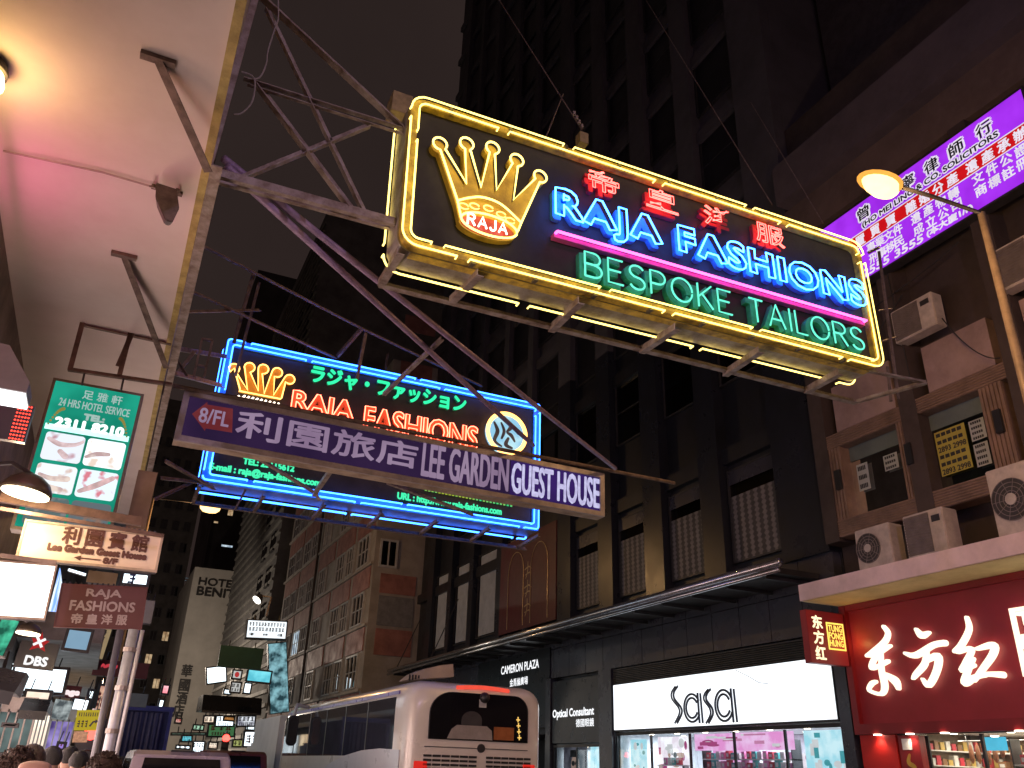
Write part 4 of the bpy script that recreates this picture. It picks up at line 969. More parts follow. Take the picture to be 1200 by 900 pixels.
chars = [
 ('red_fascia_character', [[(203,278,16),(222,308,22),(205,348,26),(150,396,26),(130,406,16)], [(150,402,16),(185,392,18),(232,362,14)], [(190,380,22),(160,425,24),(150,458,22),(180,452,18),(222,430,18)], [(192,390,14),(194,470,24),(208,540,30),(192,574,18),(140,558,14),(150,530,20),(168,520,16)], [(212,488,18),(255,518,34),(268,548,20)]]),
 ('red_fascia_character', [[(346,290,14),(370,316,30),(402,304,14)], [(298,395,14),(345,404,26),(420,360,24),(472,350,26)], [(392,380,18),(384,440,26),(345,488,22),(333,506,12)], [(384,432,16),(440,408,30),(438,466,28),(402,535,24),(374,508,10)]]),
 ('red_fascia_character', [[(568,238,14),(578,290,22),(545,358,24),(516,386,18)], [(530,390,16),(590,376,20),(562,440,22),(545,472,16),(600,448,16)], [(596,420,16),(566,490,24),(562,525,30),(610,500,18),(648,492,16)], [(614,376,14),(684,360,28),(684,398,26),(640,462,22),(600,515,16)], [(590,505,20),(650,488,18),(726,490,26)]])]
for nm, sts in chars:
    q = MB()
    for i, stt in enumerate(sts): brush(q, FRd, [(*zz(x, y), w*kw*.86) for x, y, w in stt], .02, .1+.0012*i)
    q.build('character', CHL, RS)
q = MB(); fa, fb = zz(760, 198)[0], zz(0, 200)[1]; fb1 = FRd.px(1183, 713, .1)[1]; fb0 = FRd.px(1197, 793, .1)[1]; fa0 = (FRd.px(1183, 713, .1)[0]+FRd.px(1197, 793, .1)[0])/2
q.ring(FRd, [(fa0, fb0), (fa0+1.7, fb0), (fa0+1.7, fb1), (fa0, fb1)], [(fa0+.06, fb0+.06), (fa0+1.64, fb0+.06), (fa0+1.64, fb1-.06), (fa0+.06, fb1-.06)], .0, .1)
hh = (fb1-fb0)/3
for i, s in enumerate(('TUNG', 'FONG', 'HUNG')): text(q, FRd, s, fa0+.14, fa0+1.55, fb1-hh*(i+1)+.08, fb1-hh*i-.1, .0, .02, .1)
q.build('name_box', CHL, RS)
dl = MB(); DLM = emit('downlight_lens', (1., .86, .66), 10.)
for x in (1028, 1066, 1107, 1195): 
    p = at(x, 858, Z=2.6); p = V((15.93, at(x, 858, X=15.93).y, 2.615)); q = MB(); q.lathe((p.x, p.y, 2.60), [(.085, 0), (.085, .02)], 16); q.build('downlight', DLM, RS)
    lamp('downlight_glow', (p.x-.02, p.y, 2.55), 10, (1., .8, .58), .06, 'SPOT', (0, math.radians(-8), 0), spot=2.2, parent=RS)
lamp('fascia_glow', (15.75, 15.0, 4.6), 3.2, (1., .5, .15), .05, parent=RS)
# small projecting sign of the red shop
p = at(970, 750, Y=15.3)
FSm = Frame((15.2, 15.25, 0), (1, 0, 0), n=(0, -1, 0))
a0, a1, b0, b1 = FSm.rect([(945, 716), (990, 718), (993, 781), (950, 776)])
PSg = thing('projecting_sign', 'small red projecting sign with yellow characters beside the big red fascia', 'sign', FSm.p((a0+a1)/2, b0))
MB().fbox(FSm, a0, a1, b0, b1, -.2, 0).build('box', RED, PSg, bevel=.008)
YL = emit('sign_yellow_light', (1., .72, .12), 1.5); q = MB()
w = a1-a0; h = b1-b0
for i, ch in enumerate('东方红'): text(q, FSm, ch, a0+w*.14, a0+w*.40, b0+h*(.66-.29*i), b0+h*(.90-.29*i), .004, .012)
q.build('characters', emit('sign_cream_light', (1., .85, .5), 1.6), PSg)
q = MB(); q.ring(FSm, [(a0+w*.5, b0+h*.28), (a0+w*.96, b0+h*.28), (a0+w*.96, b0+h*.80), (a0+w*.5, b0+h*.80)], [(a0+w*.53, b0+h*.31), (a0+w*.93, b0+h*.31), (a0+w*.93, b0+h*.77), (a0+w*.53, b0+h*.77)], .002, .012)
for i, s in enumerate(('TUNG', 'FONG', 'HUNG')): text(q, FSm, s, a0+w*.55, a0+w*.91, b0+h*(.63-.14*i), b0+h*(.75-.14*i), .004, .006)
q.build('name_box', YL, PSg)
# the shop behind it
# ---- shop interiors
def interior(name, label, y0, y1, wallm, backm, zt, lights, lp, lcol):
    t = thing(name, label, 'shop', (17.5, (y0+y1)/2, .13))
    q = MB(); q.box(16.2, 19.38, y0, y0+.06, .13, zt); q.box(16.2, 19.38, y1-.06, y1, .13, zt); q.build('side_walls', wallm, t)
    MB().box(16.2, 19.38, y0+.07, y1-.07, zt-.05, zt).build('ceiling', mat('shop_ceiling', (.5, .5, .5), .7), t)
    MB().box(16.2, 19.38, y0+.07, y1-.07, .13, .15).build('shop_floor', mat('shop_tiles', (.4, .4, .42), .2), t)
    MB().box(19.32, 19.38, y0+.07, y1-.07, .16, zt-.06).build('back_wall', backm, t)
    n = max(2, int((y1-y0)/1.3))
    for i in range(n):
        y = y0+(i+.5)*(y1-y0)/n
        for x in (17.0, 18.3):
            if lights: MB().lathe((x, y, zt-.075), [(.07, 0), (.09, .02)], 14).build('ceiling_spotlight', DLM, t)
    for i in range(2):
        l = lamp('shop_light', (17.6, y0+(i+.5)*(y1-y0)/2, zt-.12), lp, lcol, kind='AREA', size=2., size_y=(y1-y0)/2.6, parent=t)
    q = MB(); k = max(2, int((y1-y0)/1.9))
    q.fbox(Frame((16.12,0,0),(0,-1,0),n=(-1,0,0)), -y1, -y0, zt-.12, zt-.03, 0, .06)
    for i in range(k+1):
        y = y0+(y1-y0)*i/k; q.box(16.08, 16.14, y-.03, y+.03, .13, zt-.13)
    q.build('front_frame', DARKFR, t)
    MB().fquad(Frame((16.11,0,0),(0,-1,0),n=(-1,0,0)), -y1+.03, -y0-.03, .2, zt-.13, 0).build('front_glass', def_shop, t)
    return t
PRODC = [mat('product_'+n, c, .4, 0, .1, 6) for n, c in (('red', (.6,.05,.08)), ('white', (.75,.75,.72)), ('gold', (.6,.42,.12)), ('pink', (.75,.25,.5)), ('teal', (.1,.45,.45)), ('brown', (.3,.16,.08)))]
def shelf(label, x0, x1, y0, y1, zs, prods, lab, grp, n, proto):
    t = thing('display_shelf', label, 'shelf', ((x0+x1)/2, (y0+y1)/2, .15))
    q = MB(); 
    for z in zs: q.box(x0, x1, y0, y1, z, z+.03)
    q.build('boards', WHITEP, t)
    q = MB(); q.box(x0, x1, y0, y0+.03, .16, zs[-1]+.5); q.box(x0, x1, y1-.03, y1, .16, zs[-1]+.5); q.build('uprights', DARKFR, t)
    for z in zs[-2:]:
        for i in range(n):
            o = proto[i % len(proto)].copy(); COL.objects.link(o); o.location = (x0+(x1-x0)*.35, y0+.1+(y1-y0-.2)*(i+.5)/n, z+.031); o.scale = (1, .8+.4*random.random(), .7+.5*random.random()); tag(o, lab, 'goods', grp)
def box_proto(name, m): 
    q = MB().box(-.07, .07, -.075, .075, 0, .2); q.box(-.072, -.0705, -.05, .05, .05, .14, 1); o = q.build(name, [m, WHITEP], bevel=.006); return o
RSH = interior('dried_food_shop', 'medicine shop under the red fascia with warm lit shelves of goods', 2.2, 14.35, mat('warm_wall', (.45, .38, .30), .6), mat('warm_back', (.40, .28, .18), .6), 2.72, True, 170, (1., .84, .62))
MB().box(16.0, 16.4, 14.36, 15.36, .13, 2.61).build('red_pillar', mat('bright_red_lacquer', (.62, .02, .015), .4, 0, .12, 1), RSH)
q = MB(); FPl = Frame((15.985, 0, 0), (0, -1, 0), n=(-1, 0, 0)); q.fbox(FPl, -14.3, -13.75, .13, 2.58, -.2, -.02); q.build('red_door_post', REDD, RSH)
q = MB(); brush(q, FPl, [(-14.05, 2.2, .06), (-14.1, 2.05, .1), (-13.95, 1.95, .08), (-14.05, 1.8, .05)], -.018, -.012); q.build('gold_ornament', mat('gold_leaf', (.7, .45, .08), .3, .4), RSH)
MB().fbox(FPl, -14.2, -13.95, 2.3, 2.52, -.015, -.008).build('white_plaque', WHITEP, RSH)
MB().box(16.6, 16.65, 12.2, 12.75, 2.3, 2.55).build('blue_screen', emit('screen_blue', (.10, .55, .75), 1.2), RSH)
P1 = [box_proto('goods_box', PRODC[i]) for i in (1, 2, 5, 0)]
spots_used = 0
shelf('tall shelf of boxed goods along the back of the medicine shop', 18.0, 18.35, 8.0, 14.1, (.5, 1., 1.5, 1.95, 2.28), None, 'small boxed good on the shelves of the warm lit shop', 'boxed goods in the medicine shop', 16, P1)
shelf('low glass-front shelf near the window of the medicine shop', 16.7, 17.0, 9.2, 12.2, (.6, 1.15, 1.75, 2.02), None, 'small boxed good on the shelves of the warm lit shop', 'boxed goods in the medicine shop', 12, P1)
for i, o in enumerate(P1): o.location = (16.85, 13.2-.3*i*.9, 2.05-.0); o.location.z = 1.79; tag(o, 'small boxed good on the shelves of the warm lit shop', 'goods', 'boxed goods in the medicine shop')
q = MB().box(16.7, 17.0, 12.25, 13.5, 1.76, 1.788); q.box(16.72, 16.98, 12.3, 12.34, .16, 1.76); q.box(16.72, 16.98, 13.4, 13.44, .16, 1.76)
tag(q.build('display_table', WHITEP), 'small white display table by the red pillar of the medicine shop', 'table')

sh = thing('wall_shelf', 'tiered shelf along the warm side wall of the medicine shop', 'shelf', (17.9, 14.1, .15))
q = MB()
for z in (1.72, 2.0, 2.3): q.box(16.5, 19.3, 13.92, 14.26, z, z+.025)
q.build('boards', WHITEP, sh); q = MB(); q.box(16.46, 16.5, 13.9, 14.27, .16, 2.6); q.build('upright', DARKFR, sh)
for z in (1.746, 2.026, 2.326):
    for i in range(15):
        o = P1[(i*3+int(z*10)) % 4].copy(); COL.objects.link(o); o.location = (16.62+i*.18, 14.06, z); o.scale = (.9, .9, .55+.5*random.random()); tag(o, 'small boxed good on the shelves of the warm lit shop', 'goods', 'boxed goods in the medicine shop')
rl = thing('hanging_rail', 'steel rail under the ceiling of the medicine shop', 'rail', (17.0, 11, 2.5)); q = MB().tube([(17.0, 8.6, 2.5), (17.0, 13.6, 2.5)], .015, 6)
for y in (8.8, 11, 13.4): q.tube([(17.0, y, 2.5), (17.0, y, 2.67)], .008, 5)
q.build('rail', CHR, rl)
hp = MB().lathe((0, 0, -.42), [(.01, 0), (.045, .06), (.05, .2), (.03, .34), (.008, .38), (.006, .42)], 8).build('dried_goods', mat('dried_brown', (.34, .13, .06), .55, 0, .4, 14, .2), None, True)
for i in range(26):
    o = hp if i == 0 else hp.copy()
    if i: COL.objects.link(o)
    o.location = (17.0+.03*(i % 3-1), 8.7+i*.185, 2.485); o.scale = (1, 1, .7+.4*random.random()); tag(o, 'brown dried good hanging from the rail of the medicine shop', 'goods', 'dried goods on the rail')
# ---- cosmetics shop with white lightbox
FSs = Frame((16.0, 0, 0), (0, -1, 0), n=(-1, 0, 0))
a0, a1, b0, b1 = -26.03, -15.95, 2.98, 4.42
SS = thing('shop_sign', 'long white lightbox shop sign with thin double-line dark lettering', 'sign', FSs.p((a0+a1)/2, b0))
MB().fbox(FSs, a0, a1, b0-.05, b1, -.3, -.01).build('box', DARKFR, SS)
MB().fquad(FSs, a0+.02, a1-.02, b0, b1-.02, .0).build('panel', emit('white_lightbox', (.93, .97, 1.), 1.6, (.88, .93, 1.), .6), SS)
q = MB(); 
for i in range(9): q.fbox(FSs, a0, a1, 4.44+i*.055, 4.465+i*.055, -.2, -.02)
q.fbox(FSs, a0, a1, 4.42, 4.95, -.25, -.15); q.build('louvre', DARKFR, SS)
NAVY = mat('navy_letter', (.008, .018, .06), .35)
zs = lambda x, y: FSs.px(600+x/4, 675+y/4, .03)
q = MB(); q2 = MB()
def dbl(pts, w, off):
    p = [zs(x, y) for x, y in pts]; p = spline(p, 6) if len(p) > 2 else p
    band(q, FSs, p, w, .02, .05)
    band(q, FSs, [(a+off, b) for a, b in p], w*.8, .021, .051)
dbl([(778,516), (760,545), (762,575), (792,615), (796,645), (775,690)], .062, -.12)
dbl([(932,530), (915,552), (912,580), (938,618), (942,650), (922,690)], .062, -.11)
for cx, cy, rx, ry, sx in ((850, 618, 38, 66, 882), (1000, 606, 42, 74, 1038)):
    c0_ = zs(cx, cy); r0 = zs(cx+rx, cy)[0]-c0_[0]; r1 = c0_[1]-zs(cx, cy+ry)[1]
    for k in (1., .72): band(q, FSs, arc(c0_[0]-.06, c0_[1], r0*k, r1*k, 28, 332, 26), .06, .02, .05)
    s0 = zs(sx-12, cy-72); s1 = zs(sx-7, cy+76)
    band(q, FSs, [(s0[0], c0_[1]+r1*1.05), (s0[0]+.02, c0_[1]-r1*1.12)], .065, .022, .052); band(q, FSs, [(s0[0]+.13, c0_[1]+r1*1.0), (s0[0]+.17, c0_[1]-r1*1.12)], .06, .022, .052)
p_ = zs(770, 695); q.fbox(FSs, zs(755, 695)[0], zs(1075, 690)[0], b0-.06, b0-.015, .0, .06)
q.build('lettering', NAVY, SS)
tag(MB().tube([FSs.p(*zs(1046, 440), .03), FSs.p(*zs(1110, 470), .05), FSs.p(*zs(1160, 500), .05), FSs.p(*zs(1200, 505), .03)], .008, 5).build('loose_cable', DARKFR), 'thin loose cable hanging across the long white lightbox shop sign', 'cable')
SHP = interior('cosmetics_shop', 'bright cosmetics shop under the white lightbox with cyan and pink light', 15.9, 26.0, mat('white_wall', (.7, .72, .75), .5), mat('white_back', (.7, .7, .75), .5), 2.93, True, 260, (.86, .94, 1.))
def lightbox(nm, F, a0, a1, b0, b1, c, m, par): MB().fbox(F, a0, a1, b0, b1, c-.05, c).build(nm, m, par)
FI = Frame((16.5, 0, 0), (0, -1, 0), n=(-1, 0, 0))
CYL = emit('cyan_lightbox', (.70, .95, 1.), 1.15, (.40, .78, .88), 2.4); PKL = emit('pink_lightbox', (1., .62, .92), 1.1, (.92, .34, .72), 2.2); WHL = emit('pale_lightbox', (1., .97, 1.), 1.35, (.82, .70, .78), 3.)
lightbox('cyan_display', FI, -25.8, -24.9, .5, 2.7, 0, CYL, SHP); lightbox('poster_display', FI, -24.2, -22.6, .4, 2.75, 0, WHL, SHP); lightbox('pink_display', FI, -22.2, -20.2, .4, 2.6, -.6, PKL, SHP)
lightbox('pink_header', FI, -22.4, -18.2, 2.35, 2.8, -.1, PKL, SHP); lightbox('pale_display', FI, -19.9, -18.3, .4, 2.28, -.7, WHL, SHP); lightbox('cyan_display', FI, -17.9, -16.2, .4, 2.8, -.2, CYL, SHP)
def collage(F, a0, a1, b0, b1, c, seed, cols, par, n=12):
    rg = random.Random(seed); qs = [MB() for _ in cols]
    for i in range(n):
        q = qs[i % len(qs)]; w = rg.uniform(.05, .22)*(a1-a0); h = rg.uniform(.08, .25)*(b1-b0); x = rg.uniform(a0, a1-w); y = rg.uniform(b0, b1-h); cc = c+.002+.0013*i
        if rg.random() < .5: q.fbox(F, x, x+w, y, y+h, c, cc)
        else: q.prism(F, arc(x+w/2, y+h/2, w/2, h/2, 0, 360, 14)[:-1], c, cc)
    for q, m_ in zip(qs, cols):
        if q.v: q.build('display_print', m_, par)
CL_ = [emit('print_%s' % n, c, .8) for n, c in (('pink', (.9, .35, .6)), ('skin', (.75, .5, .4)), ('white', (1., 1., 1.)), ('dark', (.04, .05, .06)), ('teal', (.1, .5, .55)), ('rose', (.6, .1, .3)))]
collage(FI, -24.2, -22.6, 1.6, 2.7, .004, 3, [CL_[1], CL_[3], CL_[2], CL_[5]], SHP, 16); collage(FI, -25.8, -24.9, 1.6, 2.65, .004, 5, [CL_[2], CL_[4]], SHP, 9)
collage(FI, -17.9, -16.2, 1.6, 2.75, -.19, 8, [CL_[2], CL_[4], CL_[2]], SHP, 14); collage(FI, -22.3, -18.3, 2.36, 2.78, -.09, 9, [CL_[2], CL_[5], CL_[0]], SHP, 16); collage(FI, -19.9, -18.3, 1.6, 2.26, -.69, 12, [CL_[0], CL_[3], CL_[1]], SHP, 12)
P2 = [box_proto('cosmetic_box', PRODC[i]) for i in (3, 1, 4, 0)]
shelf('shelf of cosmetics glowing pink in the middle of the cosmetics shop', 16.62, 16.95, 18.3, 22.1, (.6, 1.1, 1.6, 1.85, 2.1), None, 'small cosmetic box on a shelf of the pink lit shop', 'cosmetic boxes in the pink lit shop', 16, P2)
for i, o in enumerate(P2): o.location = (16.4, 23.6-.22*i, 1.95); tag(o, 'small cosmetic box standing on the stand by the shop window', 'goods', 'cosmetic boxes on the window stand')
q = MB().box(16.3, 16.48, 22.5, 24, 1.92, 1.948); q.box(16.32, 16.46, 22.55, 22.6, .16, 1.92); q.box(16.32, 16.46, 23.9, 23.95, .16, 1.92)
tag(q.build('window_stand', WHITEP), 'white window stand holding cosmetic boxes in the bright shop', 'stand')
# ---- optical shop, plaza entrance sign
FO = Frame((16.02, 0, 0), (0, -1, 0), n=(-1, 0, 0))
OS = thing('shop_sign', 'black optician sign with small white letters beside the long white lightbox', 'sign', FO.p(-28.8, 3.3))
MB().fbox(FO, -30.55, -27.0, 2.62, 4.82, -.25, 0).build('panel', mat('black_sign', (.012, .012, .014), .3), OS)
WL = emit('white_letter_light', (.95, .97, 1.), 1.3)
a0, a1, b0, b1 = FO.rect([(648, 833), (696, 829), (696, 839), (648, 843)], .0); q = MB(); text(q, FO, 'Optical Consultant', a0, a1, b0-.03, b1+.03, .004, .012)
a0, a1, b0, b1 = FO.rect([(675, 844), (696, 842), (696, 850), (675, 851)], .0); text(q, FO, '德國眼鏡', a0, a1, b0-.03, b1+.03, .004, .003); q.build('lettering', WL, OS)
OSH = interior('optical_shop', 'small optical shop with a poster of a face in sunglasses', 27.0, 30.5, mat('white_wall', (.7, .72, .75), .5), mat('white_back', (.7, .7, .75), .5), 2.6, True, 40, (.85, .95, 1.))
FI2 = Frame((16.4, 0, 0), (0, -1, 0), n=(-1, 0, 0))
lightbox('cyan_display', FI2, -28.3, -27.1, .4, 2.5, 0, CYL, OSH); lightbox('poster', FI2, -30.3, -28.6, .4, 2.5, 0, emit('poster_grey', (.09, .09, .11), 1., (.03, .03, .04), 2.), OSH)
q = MB(); q.prism(FI2, arc(-29.4, 1.85, .3, .42, 0, 360, 24)[:-1], .004, .012); q.build('poster_face', emit('poster_skin', (.40, .27, .22), .8, (.3, .19, .15), 4), OSH)
q = MB(); [q.prism(FI2, arc(-29.4+s, 1.95, .12, .09, 0, 360, 16)[:-1], .014, .02) for s in (-.13, .13)]; q.fbox(FI2, -29.75, -29.05, 2.16, 2.4, .014, .02); q.build('poster_sunglasses', BLACKM, OSH)
CPS = thing('plaza_sign', 'black plaza entrance sign with slim white capitals above the coach', 'sign', FO.p(-34, 3.9))
MB().fbox(FO, -38, -30.75, 3.2, 6.15, -.28, .02).build('panel', mat('black_sign', (.012, .012, .014), .3), CPS)
a0, a1, b0, b1 = FO.rect([(588, 781), (632, 773), (632, 783), (588, 790)], .0); q = MB(); text(q, FO, 'CAMERON PLAZA', a0, a1, b0, b1, .024, .008)
a0, a1, b0, b1 = FO.rect([(598, 797), (619, 793), (619, 801), (598, 804)], .0); text(q, FO, '金馬倫廣場', a0, a1, b0-.03, b1+.03, .024, .004); q.build('lettering', WL, CPS)
# dark red wall panel with gold characters on the plaza
RPN = thing('wall_banner', 'dark red wall panel with vertical gold characters and arches on the plaza', 'banner', (15.9, 32.6, 7.2))
FB = Frame((15.9, 0, 0), (0, -1, 0), n=(-1, 0, 0))
MB().fbox(FB, -35.6, -30.1, 7.15, 11.2, -.08, 0).build('panel', mat('maroon_panel', (.10, .015, .02), .4, 0, .25, .8), RPN)
q = MB(); G_ = mat('dull_gold', (.5, .36, .2), .4, .3)
for i in range(3):
    b_ = 9.5-i*.8
    for pts in ([(-33.0,.15,.06),(-32.6,.22,.08),(-32.35,.1,.05)], [(-32.7,.45,.05),(-32.72,.0,.08),(-32.9,-.25,.04)], [(-32.95,-.1,.04),(-32.5,-.05,.07),(-32.4,-.25,.05)]): brush(q, FB, [(a, b_+b, w*.8) for a, b, w in pts], .003, .006+i*.001)
for c_ in (-33.9, -31.6): q.tube([FB.p(a, b, .01) for a, b in [(c_-.8, 7.3)]+arc(c_, 9.6, .8, 1.0, 180, 0, 14)+[(c_+.8, 7.3)]], .02, 4)
q.build('gold_design', G_, RPN)

# ================================================================== LEFT SIDE: things hanging under the soffit
# floodlight and its conduit
p = at(196, 222, Z=5.9)
FLt = thing('floodlight', 'old grey floodlight hanging from the white soffit', 'floodlight', p)
pb_ = at(197, 262, Y=p.y-.15); tp = at(193, 220, Y=p.y-.1)
ax = (pb_-tp).normalized(); sd = V((1, 0, 0)); sd = (sd-ax*sd.dot(ax)).normalized(); nn = sd.cross(ax)
c_ = (pb_+tp)/2; hw, hl = .085, (pb_-tp).length/2*1.05
vs = [c_+sd*a+ax*b+nn*c for c, k in ((-.05, 1), (.07, .72)) for a, b in ((-hw*k*.8, -hl*k), (hw*k, -hl*k*.75), (hw*k*1.05, hl*k*.3), (hw*k*.3, hl*k*1.1), (-hw*k*.3, hl*k), (-hw*k, -hl*k*.2))]
MB().add(vs, [(5,4,3,2,1,0), (6,7,8,9,10,11)]+[(i, (i+1) % 6, (i+1) % 6+6, i+6) for i in range(6)]).build('housing', mat('floodlight_paint', (.12, .095, .09), .45, .3, .4, 12), FLt, bevel=.008)
q = MB(); q.bar(p+V((-.09, 0, 0)), tp+sd*-.1, .03, .012); q.bar(p+V((.09, 0, 0)), tp+sd*.1, .03, .012); q.bar(p+V((-.12, 0, -.01)), p+V((.12, 0, -.01)), .05, .02); q.build('yoke', STEEL2, FLt)
q = MB().tube([at(x, y, Z=5.875) for x, y in ((4, 177), (60, 189), (120, 202), (182, 220))], .009, 6)
tag(q.build('conduit', mat('grey_conduit', (.40, .30, .31), .5)), 'thin grey conduit along the soffit leading to the floodlight', 'conduit')
# lamp glowing at the picture's left edge and an assumed pink neon out of view
p = at(-14, 72, Z=5.9); WL_ = thing('ceiling_lamp', 'glaring warm lamp fixed under the soffit at the left edge', 'lamp', (p.x, p.y, 5.9))
MB().lathe((p.x, p.y, 5.80), [(.12, .1), (.14, .05), (.14, .02)], 20).build('base', DARKFR, WL_)
MB().lathe((p.x, p.y, 5.62), [(.02, 0), (.1, .04), (.14, .11), (.12, .19)], 20).build('bowl', emit('warm_bowl', (1., .60, .20), 16.), WL_, True)
lamp('lamp_light', (p.x, p.y, 5.55), 22, (1., .60, .26), .12, parent=WL_)
PNn = thing('assumed_wall_neon', 'assumed unseen pink neon tubes on the wall close below the soffit', 'neon sign', (-1.5, 7.2, 4.9))  # neon out of view, added; assumed from the pink light on the soffit
FN = Frame((-1.5, 0, 0), (0, 1, 0), n=(1, 0, 0))
MB().fbox(FN, 5.7, 7.2, 4.6, 5.5, -.09, -.02).build('backing', DARKFR, PNn)
q = MB(); q.tube([FN.p(a, b, .03) for a, b in rrect(5.8, 7.1, 4.7, 5.4, .1)], .014, 6, True); q.tube([FN.p(a, b, .03) for a, b in rrect(5.95, 6.95, 4.85, 5.25, .08)], .014, 6, True)
q.build('tubes', emit('assumed_neon_magenta', (1., .18, .40), 15.), PNn, True)
# square hanger frame and green hotel-service sign
Yh = 9.2
HF = thing('hanger_frame', 'brown square steel frame under the soffit above the green sign', 'frame', at(140, 400, Y=Yh))
q = MB()
for a, b in (((95, 379), (201, 402)), ((80, 432), (202, 450)), ((97, 378), (82, 434)), ((153, 390), (140, 440)), ((155, 390), (138, 430))): q.angle(P_(*a, Yh), P_(*b, Yh), .05, .01)
q.build('bars', mat('brown_angle', (.13, .075, .055), .6, .2, .4, 8), HF)
q = MB()
for x, y in ((99, 437), (145, 443), (193, 448)): q.bar(P_(x, y, Yh), P_(x-3, y+14, Yh-.1), .02)
q.build('hooks', DARKFR, HF)
Yg = 9.12; o = at(35, 560, Y=Yg)
FGn = Frame((0, Yg, 0), (1, 0, 0), n=(0, -1, 0))
ga0, ga1 = (FGn.px(68, 446)[0]+FGn.px(37, 556)[0])/2-.02, (FGn.px(164, 465)[0]+FGn.px(132, 605)[0])/2; gb1 = FGn.px(115, 455)[1]; gb0 = FGn.px(85, 610)[1]-.12
GS = thing('service_sign', 'tall green lightbox sign with white photo panels reading 24 HRS HOTEL SERVICE', 'sign', FGn.p((ga0+ga1)/2, gb0))
MB().fbox(FGn, ga0-.03, ga1+.03, gb0-.03, gb1+.03, -.2, -.005).build('box', mat('sign_box_bronze', (.10, .08, .055), .45, .3), GS)
MB().fquad(FGn, ga0, ga1, gb0, gb1, 0).build('panel', emit('green_backlight', (.014, .33, .22), 1.1, (.006, .19, .125), 1.5), GS)
gw, gh = ga1-ga0, gb1-gb0
def G(u0, u1, v0, v1): return ga0+gw*u0, ga0+gw*u1, gb1-gh*v1, gb1-gh*v0
gl = emit('green_sign_print', (.50, .72, .66), .75); glb = emit('green_sign_glow', (.80, 1., .95), 1.6)
q = MB(); text(q, FGn, '足 雅 軒', *G(.34, .80, .03, .095), .004, .002); text(q, FGn, '24 HRS HOTEL SERVICE', *G(.10, .92, .115, .17), .004, .002); text(q, FGn, 'TEL:', *G(.42, .65, .20, .24), .004, .008); q.build('lettering', gl, GS)
q = MB(); text(q, FGn, '2311 8210', *G(.12, .90, .255, .315), .006, .01); q.build('phone_lettering', glb, GS)
MB().fquad(FGn, *G(.02, .98, .305, .345), .003).build('tube_glow', emit('tube_band', (.50, 1., .90), 1.8), GS)
pcols = [((.62, .66, .72), (.40, .22, .26)), ((.80, .86, .90), (.62, .50, .42)), ((.66, .70, .74), (.50, .34, .28)), ((.62, .72, .78), (.52, .16, .20)), ((.14, .2, .2), (.3, .3, .3)), ((.16, .2, .22), (.32, .2, .15))]
for i in range(6):
    r, c = divmod(i, 2); u0 = .06+.47*c; v0 = .36+.215*r
    a0, a1, b0, b1 = G(u0, u0+.44, v0, min(v0+.19, .985))
    ph = MB().prism(FGn, rrect(a0, a1, b0, b1, .035), .003, .006).build('photo_panel', emit('photo_%d' % i, pcols[i][0], 1.45 if i < 4 else .8, pcols[i][1], 5.5 + i*.7, True, .36, .46, 2), GS)
    q = MB()
    if i < 4:
        x0, y0, w, h = a0, b0, a1-a0, b1-b0
        for s in (([(.1,.75,.04),(.4,.6,.05),(.75,.65,.04),(.95,.8,.03)], [(.45,.35,.05),(.6,.2,.06)]), ([(.05,.3,.03),(.3,.45,.05),(.6,.5,.04)],), ([(.1,.6,.03),(.4,.5,.05),(.8,.55,.06)], [(.3,.2,.06),(.7,.15,.05)]), ([(.1,.2,.04),(.45,.45,.06),(.85,.8,.05)],))[i]:
            brush(q, FGn, [(x0+w*u, y0+h*v, ww) for u, v, ww in s], .007, .009)
        q.build('photo_figure', emit('photo_tone_%d' % i, ((.74,.56,.58), (.80,.70,.64), (.80,.66,.58), (.78,.50,.50))[i], 1.1, (.50,.34,.34), 9), ph)
q = MB()
for s in (-1, 1):
    for k in range(9):
        t = k/8; a = ga0+gw*(.5+s*(.33+.12*t)); b = gb1-gh*(.19+.10*t*t+.02*t); q.prism(FGn, arc(a, b, .018-.001*k, .018-.001*k, 0, 360, 8)[:-1], .004, .008)
q.build('wheat_ornament', emit('wheat_gold', (.42, .34, .08), .7), GS)
MB().box(FGn.px(160, 560)[0], FGn.px(190, 560)[0]-.05, Yg+.25, Yg+.45, FGn.px(150, 612)[1], FGn.px(180, 545)[1]).build('backing_board', mat('brown_board', (.20, .13, .07), .6), GS)
# small Lee Garden sign
def hang_sign(nm, label, c4, Y, depth=.12, face=None, cat='sign', boxm=None, framew=0., framem=None, dangle=None):
    F = Frame(at(*c4[3], Y=Y), at(*c4[2], Y=Y)-at(*c4[3], Y=Y), n=(0, -1, 0))
    a0, a1, b0, b1 = F.rect(c4); t = thing(nm, label, cat, F.p((a0+a1)/2, b0))
    MB().fbox(F, a0, a1, b0, b1, -depth, -.004).build('box', boxm or DARKFR, t, bevel=.004)
    MB().fquad(F, a0+framew, a1-framew, b0+framew, b1-framew, 0).build('panel', face, t)
    if framew: MB().ring(F, [(a0,b0),(a1,b0),(a1,b1),(a0,b1)], [(a0+framew,b0+framew),(a1-framew,b0+framew),(a1-framew,b1-framew),(a0+framew,b1-framew)], -.01, .015).build('frame', framem or TANM, t)
    return t, F, (a0, a1, b0, b1)
def tx(F, r, s, u0, u1, v0, v1, m, par, nm='lettering', bold=.006, c=.003, sp=1., shear=0):
    a0, a1, b0, b1 = r; w, h = a1-a0, b1-b0; q = MB()
    text(q, F, s, a0+w*u0, a0+w*u1, b1-h*v1, b1-h*v0, c, bold, 0, 0, sp, shear); return q.build(nm, m, par)
CRM = mat('cream_acrylic', (.70, .56, .44), .4, 0, .1, 1)
